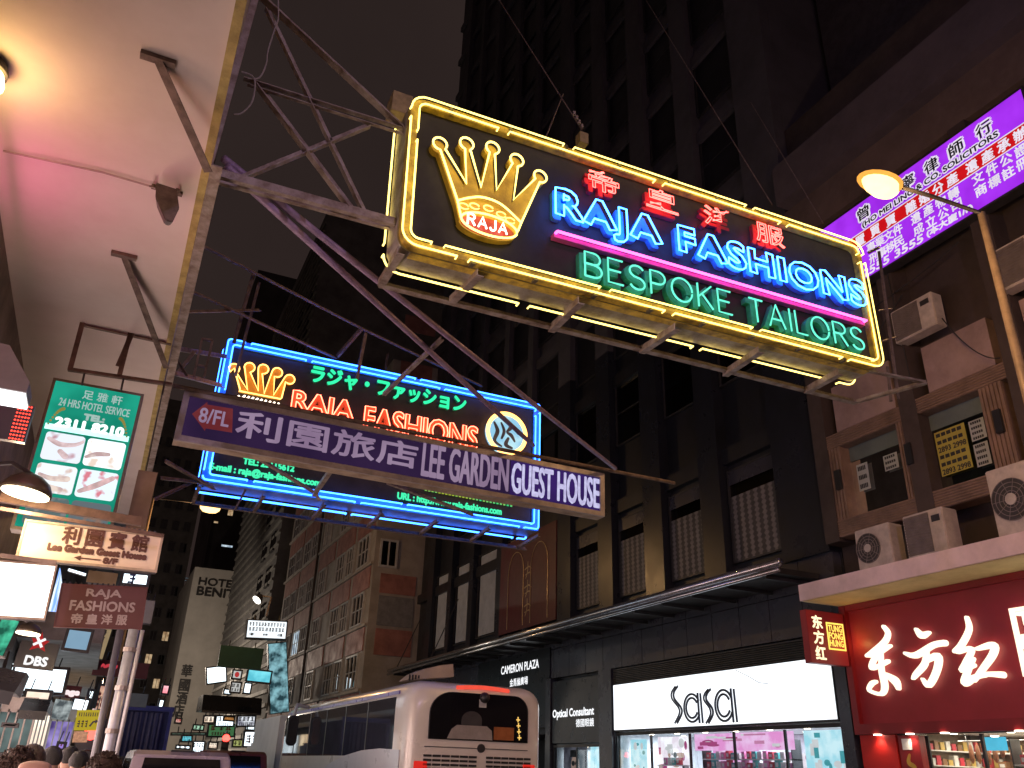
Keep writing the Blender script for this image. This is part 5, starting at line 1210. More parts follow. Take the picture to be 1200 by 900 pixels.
t, F, r = hang_sign('guest_house_sign', 'cream guest house sign with brown lettering and a thin arrow under the dome lamp', [(30, 606), (191, 630), (184, 671), (18, 654)], 8.5, .1, CRM, framew=.02)
BRN = mat('brown_vinyl', (.10, .035, .02), .5)
for i, ch in enumerate('利園賓館'): tx(F, r, ch, .28+.165*i, .40+.165*i, .06, .50, BRN, t, 'character', .006)
tx(F, r, 'Lee Garden Guest House', .20, .90, .54, .70, BRN, t, bold=.008); tx(F, r, '8/F', .60, .70, .76, .90, BRN, t, 'floor_lettering', .006)
a0, a1, b0, b1 = r; w, h = a1-a0, b1-b0; q = MB(); q.fbox(F, a0+w*.42, a0+w*.58, b0+h*.155, b0+h*.185, .002, .005); q.add([F.p(a0+w*.39, b0+h*.17, .004), F.p(a0+w*.44, b0+h*.10, .004), F.p(a0+w*.44, b0+h*.24, .004)], [(0,1,2)]); q.build('arrow', BRN, t)
q = MB(); q.bar(P_(0, 583, 8.6), P_(166, 612, 8.6), .06, .08); q.bar(P_(0, 596, 8.3), P_(192, 628, 8.3), .03, .03); q.build('carrying_bar', mat('brown_angle', (.13, .075, .055), .6, .2, .4, 8), t)
q = MB(); 
for x in range(30, 186, 6): q.bar(P_(x, 601+(x-30)*.15, 8.45), P_(x+3, 602+(x-30)*.15, 8.45), .02)
q.build('bird_spikes', DARKFR, t)
# overexposed white sign
t, F, r = hang_sign('shop_lightbox', 'glaring white lightbox at the left edge with faint yellow lettering', [(-25, 652), (66, 664), (54, 727), (-30, 722)], 8.0, .12, emit('glare_panel', (1., .99, .92), 3.2, (1., .96, .80), 1.5), framew=.015)
GS_ = (t, F, r)
q = MB(); q.bar(P_(0, 651, 8.0), P_(66, 660, 8.0), .03, .035); q.build('top_bar', TANM, t)
# Raja brown
t, F, r = hang_sign('tailor_sign', 'brown-red flat tailor sign with pale capitals and Chinese characters, not lit', [(73, 681), (173, 691), (166, 738), (62, 735)], 12, .06, mat('maroon_sign', (.13, .040, .032), .5, 0, .2, 1.5), framew=.01, framem=mat('maroon_edge', (.14, .04, .03), .5))
PKL_ = mat('pale_letter', (.45, .34, .31), .5)
tx(F, r, 'RAJA', .30, .70, .10, .32, PKL_, t, bold=.005); tx(F, r, 'FASHIONS', .14, .88, .38, .60, PKL_, t, bold=.005)
for i, ch in enumerate('帝皇洋服'): tx(F, r, ch, .18+.17*i, .30+.17*i, .68, .90, PKL_, t, 'character', .005)
q = MB()
for i in range(16): a = r[0]+(r[1]-r[0])*(i+.5)/16; q.fbox(F, a-.012, a+.012, r[3], r[3]+.03, -.03, -.02)
q.build('spikes', DARKFR, t)
# dome lamps with bright mouths
def dome_lamp(label, px, py, Y, R, power, tilt, light=True):
    p = at(px, py, Y=Y); t = thing('dome_lamp', label, 'lamp', p, None)
    ax = V(tilt).normalized()
    MB().lathe(p, [(R*1.0, 0), (R*.97, R*.2), (R*.8, R*.5), (R*.45, R*.75), (R*.15, R*.85)], 24, 0, ax).build('shade', mat('dark_shade', (.08, .06, .045), .4, .2), t, True)
    MB().lathe(p-ax*.012, [(R*.93, 0), (R*.93, .011)], 24, 0, ax).build('diffuser', emit('dome_diffuser', (1., .86, .58), 5.), t)
    MB().tube([p+ax*R*.8, p+ax*R*1.1+V((-.2, .1, .05)), V((-1.62, p.y+.3, p.z+R))], .02, 6).build('arm', DARKFR, t)
    if light: lamp('lamp_light', p-ax*.12+V((0, -.12, 0)), power, (1., .72, .40), R*.6, 'POINT', parent=t)
dome_lamp('dark dome lamp with warm glowing mouth above the cream guest house sign', 30, 578, 8.2, .21, 60, (.10, .02, 1.))
dome_lamp('smaller dome lamp glowing white beside the black bank sign', 33, 742, 13, .16, 30, (.05, .06, 1.))
# fluorescent box and LED strip at the far left
t = thing('tube_box', 'grey box with a bright white underside sticking out from the left wall', 'light box', at(5, 445, Y=6.2))
F = Frame((0, 6.2, 0), (1, 0, 0), n=(0, -1, 0)); p0 = F.px(30, 463); p1 = F.px(8, 395); pl = -1.6
MB().add([(pl, 6.2, p0[1]+.02), (p0[0], 6.2, p0[1]+.02), (p0[0], 6.2, p0[1]+.10), (p0[0]-.18, 6.2, p0[1]+.34), (pl, 6.2, p0[1]+.40), (pl, 6.5, p0[1]+.02), (p0[0], 6.5, p0[1]+.02), (p0[0], 6.5, p0[1]+.10), (p0[0]-.18, 6.5, p0[1]+.34), (pl, 6.5, p0[1]+.40)],
   [(0,1,2,3,4), (9,8,7,6,5)]+[(i, (i+1) % 5, (i+1) % 5+5, i+5) for i in range(5)]).build('casing', mat('grey_casing', (.20, .17, .16), .5), t)
MB().box(pl, p0[0]-.005, 6.21, 6.48, p0[1]-.005, p0[1]+.015).build('diffuser', emit('cool_tube', (.95, .97, 1.), 3.2), t)
t = thing('led_sign', 'narrow red LED dot sign on the left wall under the soffit', 'sign', at(34, 495, Y=7.2))
F = Frame((0, 7.2, 0), (1, 0, 0), n=(0, -1, 0)); a0, b0 = F.px(27, 518); a1, b1 = F.px(41, 476); 
MB().fbox(F, -1.6, a1, b0, b1, -.06, 0).build('box', DARKFR, t)
q = MB()
for i in range(10):
    for j in range(5): q.lathe(F.p(a1-.02-j*.022, b0+(b1-b0)*(i+.5)/10, .0), [(.008, 0), (.004, .006)], 6, 0, (0, -1, 0))
q.build('led_dots', emit('led_red', (1., .05, .03), 4.), t)

# ================================================================== signs further down the left side
WLB = emit('street_lightbox_white', (.90, .97, 1.), 2.6, (.66, .80, .88), 1.2); WLB2 = emit('street_lightbox_warm', (1., .92, .78), 1.3, (.8, .6, .45), 1.6)
BLB = emit('street_lightbox_blue', (.35, .55, .72), .8, (.25, .42, .58), .8); CYB = emit('street_lightbox_cyan', (.25, .85, .95), 1.1, (.1, .5, .62), 1.)
DGR = mat('dark_green_sign', (.012, .055, .03), .5, 0, .3, 1); DRD = mat('dark_red_sign', (.16, .03, .03), .5, 0, .3, 1); GRYS = mat('grey_sign', (.22, .22, .23), .6, 0, .3, 1); BLKS = mat('black_sign', (.012, .012, .014), .3); YELS = emit('yellow_sign_light', (.70, .55, .05), .7, (.6, .45, .03), 2)
# the bank sign: black, red cross-star mark, white capitals
t, F, r = hang_sign('bank_sign', 'black bank sign with red star mark above white capitals', [(24, 748), (70, 757), (62, 786), (17, 781)], 16, .12, BLKS)
a0, a1, b0, b1 = r; w, h = a1-a0, b1-b0; cx, cy, s = a0+w*.46, b0+h*1.0, w*.25
q = MB(); q.prism(F, [(cx+s*x, cy+s*y) for x, y in ((-.9,.35),(-.25,.3),(0,1.1),(.3,.3),(1.0,.2),(.55,-.3),(.85,-.95),(.05,-.6),(-.75,-.95),(-.5,-.25))], .002, .02); q.build('red_mark', emit('bank_red', (.55, .03, .03), .8), t)
q = MB(); [band(q, F, [(cx-s*.55*u, cy-s*.55*v), (cx+s*.55*u, cy+s*.55*v)], .04, .021, .026) for u, v in ((1, .7), (.7, -1))]; q.build('white_cross', emit('bank_white', (.95, .95, .95), 1.2), t)
tx(F, r, 'DBS', .24, .80, .55, .88, emit('bank_white', (.95, .95, .95), 1.2), t, bold=.009)
blots_later = []
def simple(nm, label, c4, Y, m, depth=.15, s=None, lm=None, box=(.08, .92, .2, .8), bold=.01, fw=0., cat='sign'):
    if not fw and nm in ('shop_lightbox', 'far_shop_sign', 'lit_facade'): fw = .012*Y**.5
    t, F, r = hang_sign(nm, label, c4, Y, depth, m, framew=fw, cat=cat, framem=DARKFR)
    if nm == 'far_shop_sign' and not s: blots_later.append((t, F, r))
    a0, a1, b0, b1 = r
    if nm != 'lit_facade':
        q = MB()
        for a in (a0+(a1-a0)*.2, a1-(a1-a0)*.2): q.tube([F.p(a, b1-.01, -depth/2), F.p(a+.02, b1+.0035*Y+.12, -depth/2-.1)], .0006*Y, 5)
        q.build('hanger_rods', DARKFR, t)
    if s: tx(F, r, s, *box, lm, t, bold=bold)
    return t, F, r
INK2 = mat('sign_ink', (.03, .025, .03), .5)
simple('shop_lightbox', 'pale blue lightbox hanging right of the small dome lamp', [(79, 734), (110, 738), (105, 766), (71, 762)], 17, BLB)
simple('shop_lightbox', 'huge glaring white lightbox beneath the black bank sign', [(5, 778), (82, 782), (76, 815), (10, 812)], 19, WLB, .4)
simple('shop_lightbox', 'white lightbox stacked below the bank lightbox near the pink sign', [(25, 806), (62, 809), (58, 830), (28, 828)], 18.5, WLB2, .3)
t, F, r = simple('red_shop_sign', 'dark red shop sign with white script on the left pavement', [(62, 801), (96, 805), (93, 819), (61, 816)], 20, DRD, .15, 'village', emit('script_white', (.9, .75, .75), 1.2), (.05, .95, .3, .85), .015)
simple('shop_lightbox', 'white box sign beside the red script sign', [(84, 815), (106, 818), (102, 846), (79, 843)], 21, WLB, .3)
simple('shop_poster', 'grey lit poster with dark figures under the red script sign', [(62, 819), (84, 821), (81, 845), (61, 842)], 20, emit('poster_mix', (.55, .62, .62), .8, (.10, .12, .13), 5.), .1)
t, F, r = simple('vertical_sign', 'narrow tan vertical sign with dark characters behind the poles', [(116, 735), (128, 737), (123, 773), (111, 771)], 22, emit('tan_sign_light', (.55, .40, .22), .55), .3)
VS_ = (t, F, r)
simple('dark_red_sign', 'dark maroon street sign with thin red wave behind the leaning poles', [(110, 771), (175, 779), (172, 796), (109, 791)], 24, DRD, .3, '~~~', emit('wave_red', (.6, .05, .07), .9), (.14, .42, .25, .5), .01)
simple('grey_street_sign', 'plain grey sign above the blue truck', [(142, 811), (174, 814), (171, 829), (140, 827)], 26, GRYS, .2)
_b1 = simple('shop_lightbox', 'small white lightbox with blue characters above the brown tailor sign', [(142, 668), (177, 672), (174, 689), (140, 686)], 15, WLB, .15)
simple('grey_street_sign', 'tall grey panel right of the brown tailor sign', [(170, 703), (181, 704), (178, 731), (166, 730)], 16, GRYS, .2)
simple('tan_street_sign', 'tan panel sign between the guest house sign and the tailor sign', [(104, 668), (138, 672), (136, 686), (101, 682)], 15, mat('tan_sign', (.30, .22, .12), .6, 0, .2, 1), .2)
simple('tube_light', 'small bright strip light under the cream guest house sign', [(80, 666), (101, 672), (100, 675), (80, 669)], 14, WLB, .1, cat='light')
simple('shop_lightbox', 'pink and white lightbox far away right of the poles', [(190, 801), (200, 802), (198, 815), (188, 814)], 40, emit('pinkwhite', (1., .7, .75), 1.4, (.8, .1, .15), 1.5), .2)
simple('shop_lightbox', 'tiny white lightbox below the pink and white one', [(186, 818), (194, 819), (192, 831), (184, 830)], 42, WLB, .2)
_b2 = simple('yellow_sign', 'yellow street plate with a black arrow near the red traffic light', [(90, 832), (118, 832), (116, 856), (87, 856)], 12, YELS, .03)
simple('paper_notice', 'speckled brown notice under the yellow plate', [(86, 857), (104, 857), (102, 870), (85, 870)], 12, mat('brown_notice', (.45, .30, .18), .6, 0, .5, 30), .02)
simple('green_side_sign', 'green neon-lit strip at the left edge below the glaring sign', [(-6, 722), (18, 726), (8, 770), (-8, 766)], 9.5, emit('green_strip', (.10, .75, .45), .8, (.02, .14, .09), 7.), .1)
def blots(t, F, r, rows, m, nm='lettering', c=.004):
    a0, a1, b0, b1 = r; w, h = a1-a0, b1-b0; q = MB(); rg = random.Random(int(a0*100)+int(b0*37))
    for (u0, u1, v0, v1, n) in rows:
        for i in range(n):
            x0 = a0+w*(u0+(u1-u0)*i/n); x1 = x0+w*(u1-u0)/n*.82; y1 = b1-h*v0; y0 = b1-h*v1; d = (y1-y0)
            for k in range(3): yy_ = y0+d*(k+.5)/3; q.fbox(F, x0+(x1-x0)*rg.uniform(0, .3), x1-(x1-x0)*rg.uniform(0, .3), yy_-d*.09, yy_+d*.09, c-.001, c)
            for k in range(2): xx = x0+(x1-x0)*rg.uniform(.2, .8); q.fbox(F, xx-(x1-x0)*.08, xx+(x1-x0)*.08, y0, y1, c-.0012, c+.0008)
    return q.build(nm, m, t)
for lab, c4, Y, m in (('peach lit display behind the leaning poles', (112, 800, 126, 838), 23, emit('peach_display', (1., .62, .42), .9, (.5, .25, .2), 2.)), ('slim white lightbox left of the thin dark pole', (100, 806, 110, 836), 22, WLB),
    ('teal lit sign strip low between the crowd and the notice', (64, 856, 82, 864), 21.5, CYB), ('warm yellow sign above the heads of the crowd', (100, 872, 112, 880), 24, WLB2), ('violet lit sign under the red script sign', (66, 868, 78, 880), 20.5, emit('violet_box', (.45, .3, .9), .9)),
    ('small red lit sign beside the blue truck', (205, 840, 214, 848), 58, emit('small_red_box', (.8, .06, .05), .9, (.9, .7, .6), 3)), ('white lit sign strip over the taxis', (206, 872, 224, 878), 59, WLB), ('amber lit window low on the far right side', (244, 868, 256, 878), 60, WLB2), ('cool white shop panel beside the amber window', (288, 846, 300, 856), 57, WLB),
    ('pale green shop sign far down the road', (226, 848, 240, 856), 64, emit('pale_green_box', (.5, .85, .6), .8)), ('tall white lit shop window behind the cyan sign', (262, 806, 272, 814), 66, WLB), ('dim orange shop sign beneath the awning', (262, 838, 276, 845), 57, emit('dim_orange', (.8, .35, .1), .7)),
    ('grey shop panel with small print above the bank sign', (40, 722, 74, 740), 20, GRYS), ('narrow mint lightbox at the far left edge', (0, 742, 10, 770), 14, emit('mint_box', (.25, .8, .6), .8, (.05, .3, .2), 5)), ('blue lit shop strip at the far left above the crowd', (2, 846, 22, 852), 16.5, emit('blue_strip', (.15, .3, .9), 1.1))):
    x0, y0, x1, y1 = c4; simple('far_shop_sign', lab, [(x0, y0), (x1, y0+1.5), (x1-1, y1+1), (x0-1, y1)], Y, m, .2)
def awning(label, c4, Y, depth, m):
    F = Frame(at(*c4[3], Y=Y), at(*c4[2], Y=Y)-at(*c4[3], Y=Y), n=(0, -1, 0)); a0, a1, b0, b1 = F.rect(c4); t = thing('awning', label, 'awning', F.p((a0+a1)/2, b0))
    q = MB().add([F.p(a0, b0, 0), F.p(a1, b0, 0), F.p(a1, b1, -.5), F.p(a0, b1, -.5), F.p(a0, b0, -depth), F.p(a1, b0, -depth), F.p(a1, b1, -depth), F.p(a0, b1, -depth)], [(0,1,2,3),(4,7,6,5),(0,4,5,1),(3,2,6,7),(0,3,7,4),(1,5,6,2)])
    q.build('cover', m, t); MB().fbox(F, a0, a1, b0-.12, b0, -.02, .0).build('valance', m, t)
awning('dark awning in front of the lit shop right of the blue neon figures', [(25, 815), (58, 818), (56, 834), (24, 832)], 15, 1.5, BLKS)
awning('black sloping awning at the far left under the white lightbox', [(-10, 768), (22, 790), (20, 812), (-10, 806)], 10, 1.0, BLKS)
# lit shop fronts on the left pavement
for i, (lab, c4, Y, m) in enumerate((('cool lit shop front with glass pillars at the left edge', (0, 834, 42, 890), 17.5, emit('shop_cool', (.32, .42, .40), .6, (.04, .06, .06), 1.2)), ('purple lit shop window behind the crowd', (60, 845, 88, 890), 21, emit('shop_purple', (.40, .32, .75), .9, (.08, .05, .2), 2.)), ('pale lit shop door between the posters and the notice', (42, 838, 60, 890), 20, WLB2))):
    x0, y0, x1, y1 = c4; p0 = at(x0, y0, Y=Y); p1 = at(x1, y0, Y=Y)
    t = thing('lit_shop', lab, 'shop', ((p0.x+p1.x)/2, Y, .13)); MB().box(p0.x, p1.x, Y, Y+.1, .2, p0.z).build('lit_window', m, t)
    q = MB(); n = 4
    for k in range(n+1): x = p0.x+(p1.x-p0.x)*k/n; q.box(x-.012, x+.012, Y-.06, Y-.001, .13, p0.z+.05)
    q.box(p0.x, p1.x, Y-.06, Y-.001, p0.z, p0.z+.25); q.build('frame', mat('shop_frame_pale', (.5, .45, .4), .4), t)

# poles at the kerb
t = thing('street_pole', 'pale grey leaning kerbside pole with conduit and clamps in front of the blue truck', 'pole', (at(127, 890, Y=9).x, 9, .13))
pt = at(157, 738, Y=9); pbm = V((at(127, 890, Y=9).x, 9, .13)); pbm.x -= .02
q = MB().tube([pbm, pt], .05, 12); q.build('pole', mat('galvanised_pole', (.42, .44, .48), .4, .4, .25, 6, .1), t, True)
MB().tube([pbm+V((.075, -.02, 1)), pt+V((.075, -.02, 0))], .02, 8).build('conduit', mat('conduit_light', (.55, .55, .56), .4, .3), t, True)
q = MB()
for k in (.3, .5, .66, .8, .93): p = pbm.lerp(pt, k); q.lathe(p-V((0,0,.02)), [(.06, 0), (.06, .04)], 12)
q.build('clamps', GALV, t)
t = thing('street_pole', 'thin dark pole standing just left of the pale kerbside pole', 'pole', (at(118, 890, Y=10).x, 10, .13))
MB().tube([V((at(112, 890, Y=10).x, 10, .13)), at(141, 738, Y=10)], .034, 10).build('pole', mat('dark_pole', (.18, .18, .2), .4, .3), t, True)
def traffic_light(label, px, py, Y, lit, colr, R=.1):
    p = at(px, py, Y=Y); t = thing('traffic_light', label, 'traffic light', (p.x, Y, .13))
    MB().tube([(p.x, Y+.1, .13), (p.x, Y+.1, p.z+.3)], .05, 8).build('post', mat('dark_pole', (.18, .18, .2), .4, .3), t)
    q = MB().box(p.x-.16, p.x+.16, Y, Y+.09, p.z-.75, p.z+.2); q.build('housing', BLACKM, t, bevel=.02)
    for k in range(3):
        z = p.z-.28*k; m = colr if k == lit else mat('dead_lens', (.03, .03, .03), .3)
        MB().lathe((p.x, Y-.001, z), [(R, 0), (R*.8, .03)], 16, 0, (0, -1, 0)).build('lens', m, t)
        MB().tube([(p.x+R*1.1*math.cos(a), Y-.06, z+R*1.1*math.sin(a)) for a in [math.pi*j/8 for j in range(9)]], .012, 4).build('hood', BLACKM, t)
RLT = emit('red_light', (1., .04, .03), 9.)
traffic_light('red traffic light beside the yellow plate near the crowd', 107, 859, 13, 0, RLT, .085)
traffic_light('red traffic light far down the road left of the coach', 265, 865, 42, 0, RLT, .16)

# ================================================================== signs further down the right side
def rs(nm, label, c4, Y, m, **k): return simple(nm, label, c4, Y, m, **k)
_b3 = rs('shop_lightbox', 'white lightbox with rows of small black print beside the pink building', [(290, 725), (338, 728), (335, 750), (287, 748)], 44, emit('white_print_box', (.88, .95, 1.), 1.35), depth=.5, fw=.06)
rs('green_street_sign', 'unlit dark green sign below the white print lightbox', [(259, 756), (309, 760), (306, 785), (255, 781)], 46, DGR, depth=.3)
rs('shop_lightbox', 'cyan lightbox right of the white paper signs', [(290, 783), (320, 786), (317, 802), (288, 799)], 50, CYB, depth=.3)
rs('shop_lightbox', 'white sign with small red round mark', [(272, 784), (285, 785), (283, 797), (271, 796)], 52, emit('soft_white', (.62, .62, .60), .9), depth=.2, s='●', lm=emit('mark_red', (.6, .05, .05), .8), box=(.3, .7, .25, .75))
_b4 = rs('shop_lightbox', 'white sign with black characters below the red-mark sign', [(270, 798), (284, 799), (282, 813), (269, 812)], 52, emit('soft_white', (.62, .62, .60), .9), depth=.2)
rs('shop_lightbox', 'white lightbox right of the black-character sign', [(286, 799), (296, 800), (294, 814), (284, 813)], 52.5, WLB, depth=.2)
awning('wide black awning over the far right shops beneath the white signs', [(240, 813), (309, 818), (306, 836), (236, 832)], 55, 3, BLKS)
rs('lit_facade', 'cyan lit glass shop facade beside the pink building', [(318, 760), (341, 745), (334, 835), (312, 838)], 58, emit('cyan_glass', (.40, .80, .90), .62, (.03, .08, .10), 1.6), depth=.4, fw=.05)
rs('lit_facade', 'white lit upstairs shop window behind the black awning', [(243, 785), (270, 775), (262, 800), (240, 803)], 72, WLB, depth=.4)
for i, (lab, c4, Y, m) in enumerate((
    ('warm white shop front under the black awning', (238, 838, 252, 848), 58, WLB2), ('white lit shop front above the far van roofs', (252, 838, 275, 852), 58, WLB), ('white poster shop front right of the lit one', (277, 838, 300, 852), 56, emit('far_mix', (.85, .9, .95), 1.2, (.2, .2, .25), 1.5)),
    ('glaring white shop sign near the coach mirror', (285, 856, 306, 876), 48, WLB), ('cyan shop sign low on the right behind the cars', (212, 861, 226, 870), 60, CYB), ('green shop sign above the traffic light', (243, 848, 276, 864), 62, emit('far_green', (.10, .30, .12), .5)),
    ('yellow-green shop sign right of the red traffic light', (272, 866, 285, 876), 55, emit('far_yellow', (.55, .6, .2), .7)), ('dim green-white shop strip above the taxis', (200, 858, 242, 862), 63, emit('far_strip', (.45, .7, .55), .7, (.15, .3, .2), 1)),
    ('mint round-lit shop sign by the coach mirror', (306, 858, 316, 870), 46, emit('far_mint', (.25, .85, .6), .9)), ('warm shop window just left of the white truck', (300, 876, 322, 890), 46, WLB2), ('cool shop window behind the maroon car', (225, 868, 240, 884), 61, WLB))):
    x0, y0, x1, y1 = c4; simple('far_shop_sign', lab, [(x0, y0), (x1, y0), (x1, y1), (x0, y1)], Y, m, .3)
p = at(301, 703, Y=48); t = thing('far_floodlight', 'small white floodlight on a bracket at the grey building', 'floodlight', p)
MB().lathe(p, [(.3, 0), (.2, .25), (.08, .4)], 14, 0, (.6, .3, .7)).build('head', DARKFR, t); MB().lathe(p-V((.6,.3,.7))*.02, [(.26, 0), (.26, .01)], 14, 0, (.6, .3, .7)).build('lens', emit('flood_lens', (1., .92, .8), 6), t)
q = MB(); q.tube([p+V((.2, .1, .25)), at(318, 700, Y=48), at(312, 722, Y=48)], .06, 6); q.build('bracket', STEEL, t)

blots(*GS_, [(.50, .66, .2, .5, 1), (.50, .66, .55, .85, 1)], emit('faint_yellow', (1., .96, .62), 2.2), 'faint_lettering')
for i, bl in enumerate(blots_later): blots(*bl, [(.1, .9, .15, .5, 3+i % 4), (.15, .85, .6, .85, 5+i % 3)] if i % 3 else [(.15, .85, .25, .75, 2+i % 3)], INK2 if i % 2 else mat('red_print', (.3, .02, .02), .5))
blots(*VS_, [(.25, .75, .05+.23*i, .23+.23*i, 1) for i in range(4)], INK2)
blots(*_b1, [(.25, .6, .12, .85, 1)], mat('blue_print', (.03, .05, .2), .5))
blots(*_b2, [(.08, .92, .12, .32, 9), (.08, .55, .5, .85, 3)], INK2)
q = MB(); F, r = _b2[1], _b2[2]; w_, h_ = r[1]-r[0], r[3]-r[2]
band(q, F, [(r[0]+w_*.62, r[2]+h_*.2), (r[0]+w_*.74, r[2]+h_*.42), (r[0]+w_*.84, r[2]+h_*.44)], h_*.09, .003, .005)
q.prism(F, [(r[0]+w_*.82, r[2]+h_*.56), (r[0]+w_*.82, r[2]+h_*.32), (r[0]+w_*.95, r[2]+h_*.44)], .003, .0045); q.build('arrow', INK2, _b2[0])
blots(*_b3, [(.06, .94, .14, .34, 12), (.06, .94, .4, .6, 11), (.08, .25, .70, .84, 1), (.4, .6, .72, .82, 1), (.75, .95, .70, .84, 1)], INK2, c=.012)
blots(*_b4, [(.12, .88, .2, .5, 2), (.12, .88, .58, .82, 3)], INK2)

# ================================================================== VEHICLES
TYRE = mat('tyre_rubber', (.02, .02, .02), .8); RIM = mat('rim_metal', (.35, .35, .36), .35, .7)
def wheel(x, y, R, w, par, side):
    wv = MB().lathe((x-w/2, y, R), [(R*.86, 0), (R, w*.12), (R, w*.88), (R*.86, w)], 22, 0, (1, 0, 0)).build('wheel', TYRE, par, True)
    s = x-w/2-.004 if side < 0 else x+w/2-.006
    MB().lathe((s, y, R), [(R*.6, 0), (R*.5, .01)], 18, 0, (1, 0, 0)).build('rim', RIM, wv)
CARGL = glass('car_glass', (.05, .05, .06), .10); 
# --- the coach
Yr = 15.0; X0, X1 = 5.02, 7.66; ZT = 3.07
BUSP = mat('silver_coach_paint', (.74, .70, .62), .30, .05, .12, .8, 0, coat=.6)
BUS = thing('coach', 'silver coach seen from behind with a rounded dark rear window and red roof light', 'coach', (6.3, 20.5, 0))
secs = [(Yr-.02, .20, .55, 2.70), (Yr+.0, .09, .44, 2.90), (Yr+.10, .02, .36, 3.02), (Yr+.35, 0, .32, ZT), (Yr+10.6, 0, .32, ZT), (Yr+11.2, .06, .36, ZT-.12), (Yr+11.6, .22, .45, ZT-.6)]
vs = []; fs = []; n = None
for y, ins, zb, zt in secs:
    pl = rrect(X0+ins, X1-ins, zb, zt, .30, 5); n = len(pl); 
    vs += [V((x, y, z+(.05*(1-((x-6.34)/1.32)**2) if z > 2.5 else 0))) for x, z in pl]
for i in range(len(secs)-1): fs += [(i*n+j, i*n+(j+1) % n, (i+1)*n+(j+1) % n, (i+1)*n+j) for j in range(n)]
fs += [tuple(range(n-1, -1, -1)), tuple((len(secs)-1)*n+j for j in range(n))]
MB().add(vs, fs).build('body', BUSP, BUS, True)
q = MB()
for y in (Yr+.55, Yr+2.6): q.fbox(Frame((X0, 0, 0), (0, -1, 0), n=(-1, 0, 0)), -y-.006, -y+.006, .4, 1.75, -.01, .003)
q.fbox(Frame((0, Yr-.03, 0), (1, 0, 0), n=(0, -1, 0)), 5.35, 7.35, 1.98, 1.992, -.02, .004); q.fbox(Frame((0, Yr-.03, 0), (1, 0, 0), n=(0, -1, 0)), 5.35, 7.35, 1.16, 1.172, -.02, .004)
q.build('panel_seams', BLACKM, BUS)
FBr = Frame((0, Yr-.03, 0), (1, 0, 0), n=(0, -1, 0)); FBl = Frame((X0, 0, 0), (0, -1, 0), n=(-1, 0, 0))
rz = FBr.rect([(506, 812), (616, 814), (621, 869), (500, 868)])
wp = [(rz[0], rz[2]), (rz[1], rz[2])] + arc(rz[1]-.28, rz[3]-.28, .28, .28, 0, 90, 7) + arc(rz[0]+.42, rz[3]-.36, .42, .36, 90, 180, 8)
RWG = mat('coach_rear_glass', (.006, .006, .008), .05, 0, .2, 2, spec=.7)
rw = MB().prism(FBr, wp, .0, .012).build('rear_window', RWG, BUS)
q = MB().ring(FBr, wp, [(a*.985+.015*(rz[0]+rz[1])/2, b*.985+.015*(rz[2]+rz[3])/2) for a, b in wp], .004, .018); q.build('gasket', BLACKM, rw)
q = MB(); cxs = FBr.px(552, 856); cl = cxs[0]; q.prism(FBr, [(cl-.46, rz[2]+.02), (cl+.42, rz[2]+.02), (cl+.40, rz[2]+.18), (cl+.30, rz[2]+.25), (cl-.28, rz[2]+.25), (cl-.38, rz[2]+.18)], .013, .016); q.build('seat_cover', mat('white_headrest', (.30, .27, .24), .8, 0, .2, 5), rw)
q = MB(); q.prism(FBr, [(cxs[0]-.2, rz[2]+.255), (cxs[0]+.2, rz[2]+.255)]+arc(cxs[0], rz[2]+.34, .2, .15, 0, 180, 12), .013, .0155); q.build('headrest', mat('seat_black', (.035, .033, .033), .7), rw)
ua = FBr.px(578, 867); ub = FBr.px(602, 853); MB().fbox(FBr, ua[0], ub[0], ua[1], ub[1], .013, .0155).build('orange_reflection', mat('reflection_orange', (.32, .10, .02), .7, 0, .3, 6), rw)  # orange reflection in the glass, put in as a coloured plate
ua = FBr.px(561, 829); ub = FBr.px(570, 820); MB().fbox(FBr, ua[0], ub[0], ua[1], ub[1], .013, .0155).build('pale_patch', mat('patch_white', (.4, .4, .38), .6), rw)  # small pale patch on the glass
q = MB(); 
for i in range(4):
    a, b = FBr.px(607+i*.5, 843+7*i); q.fbox(FBr, a-.04, a+.035, b-.02, b+.0, .013, .016); q.fbox(FBr, a-.015, a+.005, b-.05, b+.04, .0132, .0164)
q.build('reflected_lettering', emit('amber_reflection', (1., .62, .15), 1.1), rw)  # amber letters reflected in the glass, put in as glowing strokes
a0, b0 = FBr.px(537, 797); a1, b1 = FBr.px(598, 803); zc = (b0+b1)/2
q = MB(); q.tube([V((a0+(a1-a0)*i/10, Yr+.02, 2.99+.03*math.sin(math.pi*i/10))) for i in range(11)], .035, 8); q.build('roof_brake_light', emit('brake_red', (1., .10, .06), .95), BUS, True)
pcm = FBr.px(568, 811); q = MB().lathe(FBr.p(pcm[0], pcm[1]-.1, 0), [(.10, 0), (.09, .05), (.04, .12)], 14, 0, (0, -1, 0)); q.build('reversing_camera', BLACKM, BUS, True)
pk = FBr.px(564, 877); MB().lathe(FBr.p(pk[0], pk[1], -.02), [(.08, 0), (.07, .035)], 16, 0, (0, -1, 0)).build('round_vent', BLACKM, BUS)
for g0, g1 in ((495, 559), (569, 622)):
    q = MB()
    u0 = FBr.px(g0, 890)[0]; u1 = FBr.px(g1, 890)[0]
    for i in range(9):
        b = 1.86-i*.07
        for k in range(6): q.fbox(FBr, u0+(u1-u0)*(k+.06)/6, u0+(u1-u0)*(k+.94)/6, b-.036, b, .0, .012)
    q.build('louvre', BLACKM, BUS)
MB().fbox(FBr, 5.5, 7.2, .55, .9, -.1, .03).build('bumper', BUSP, BUS, bevel=.02)
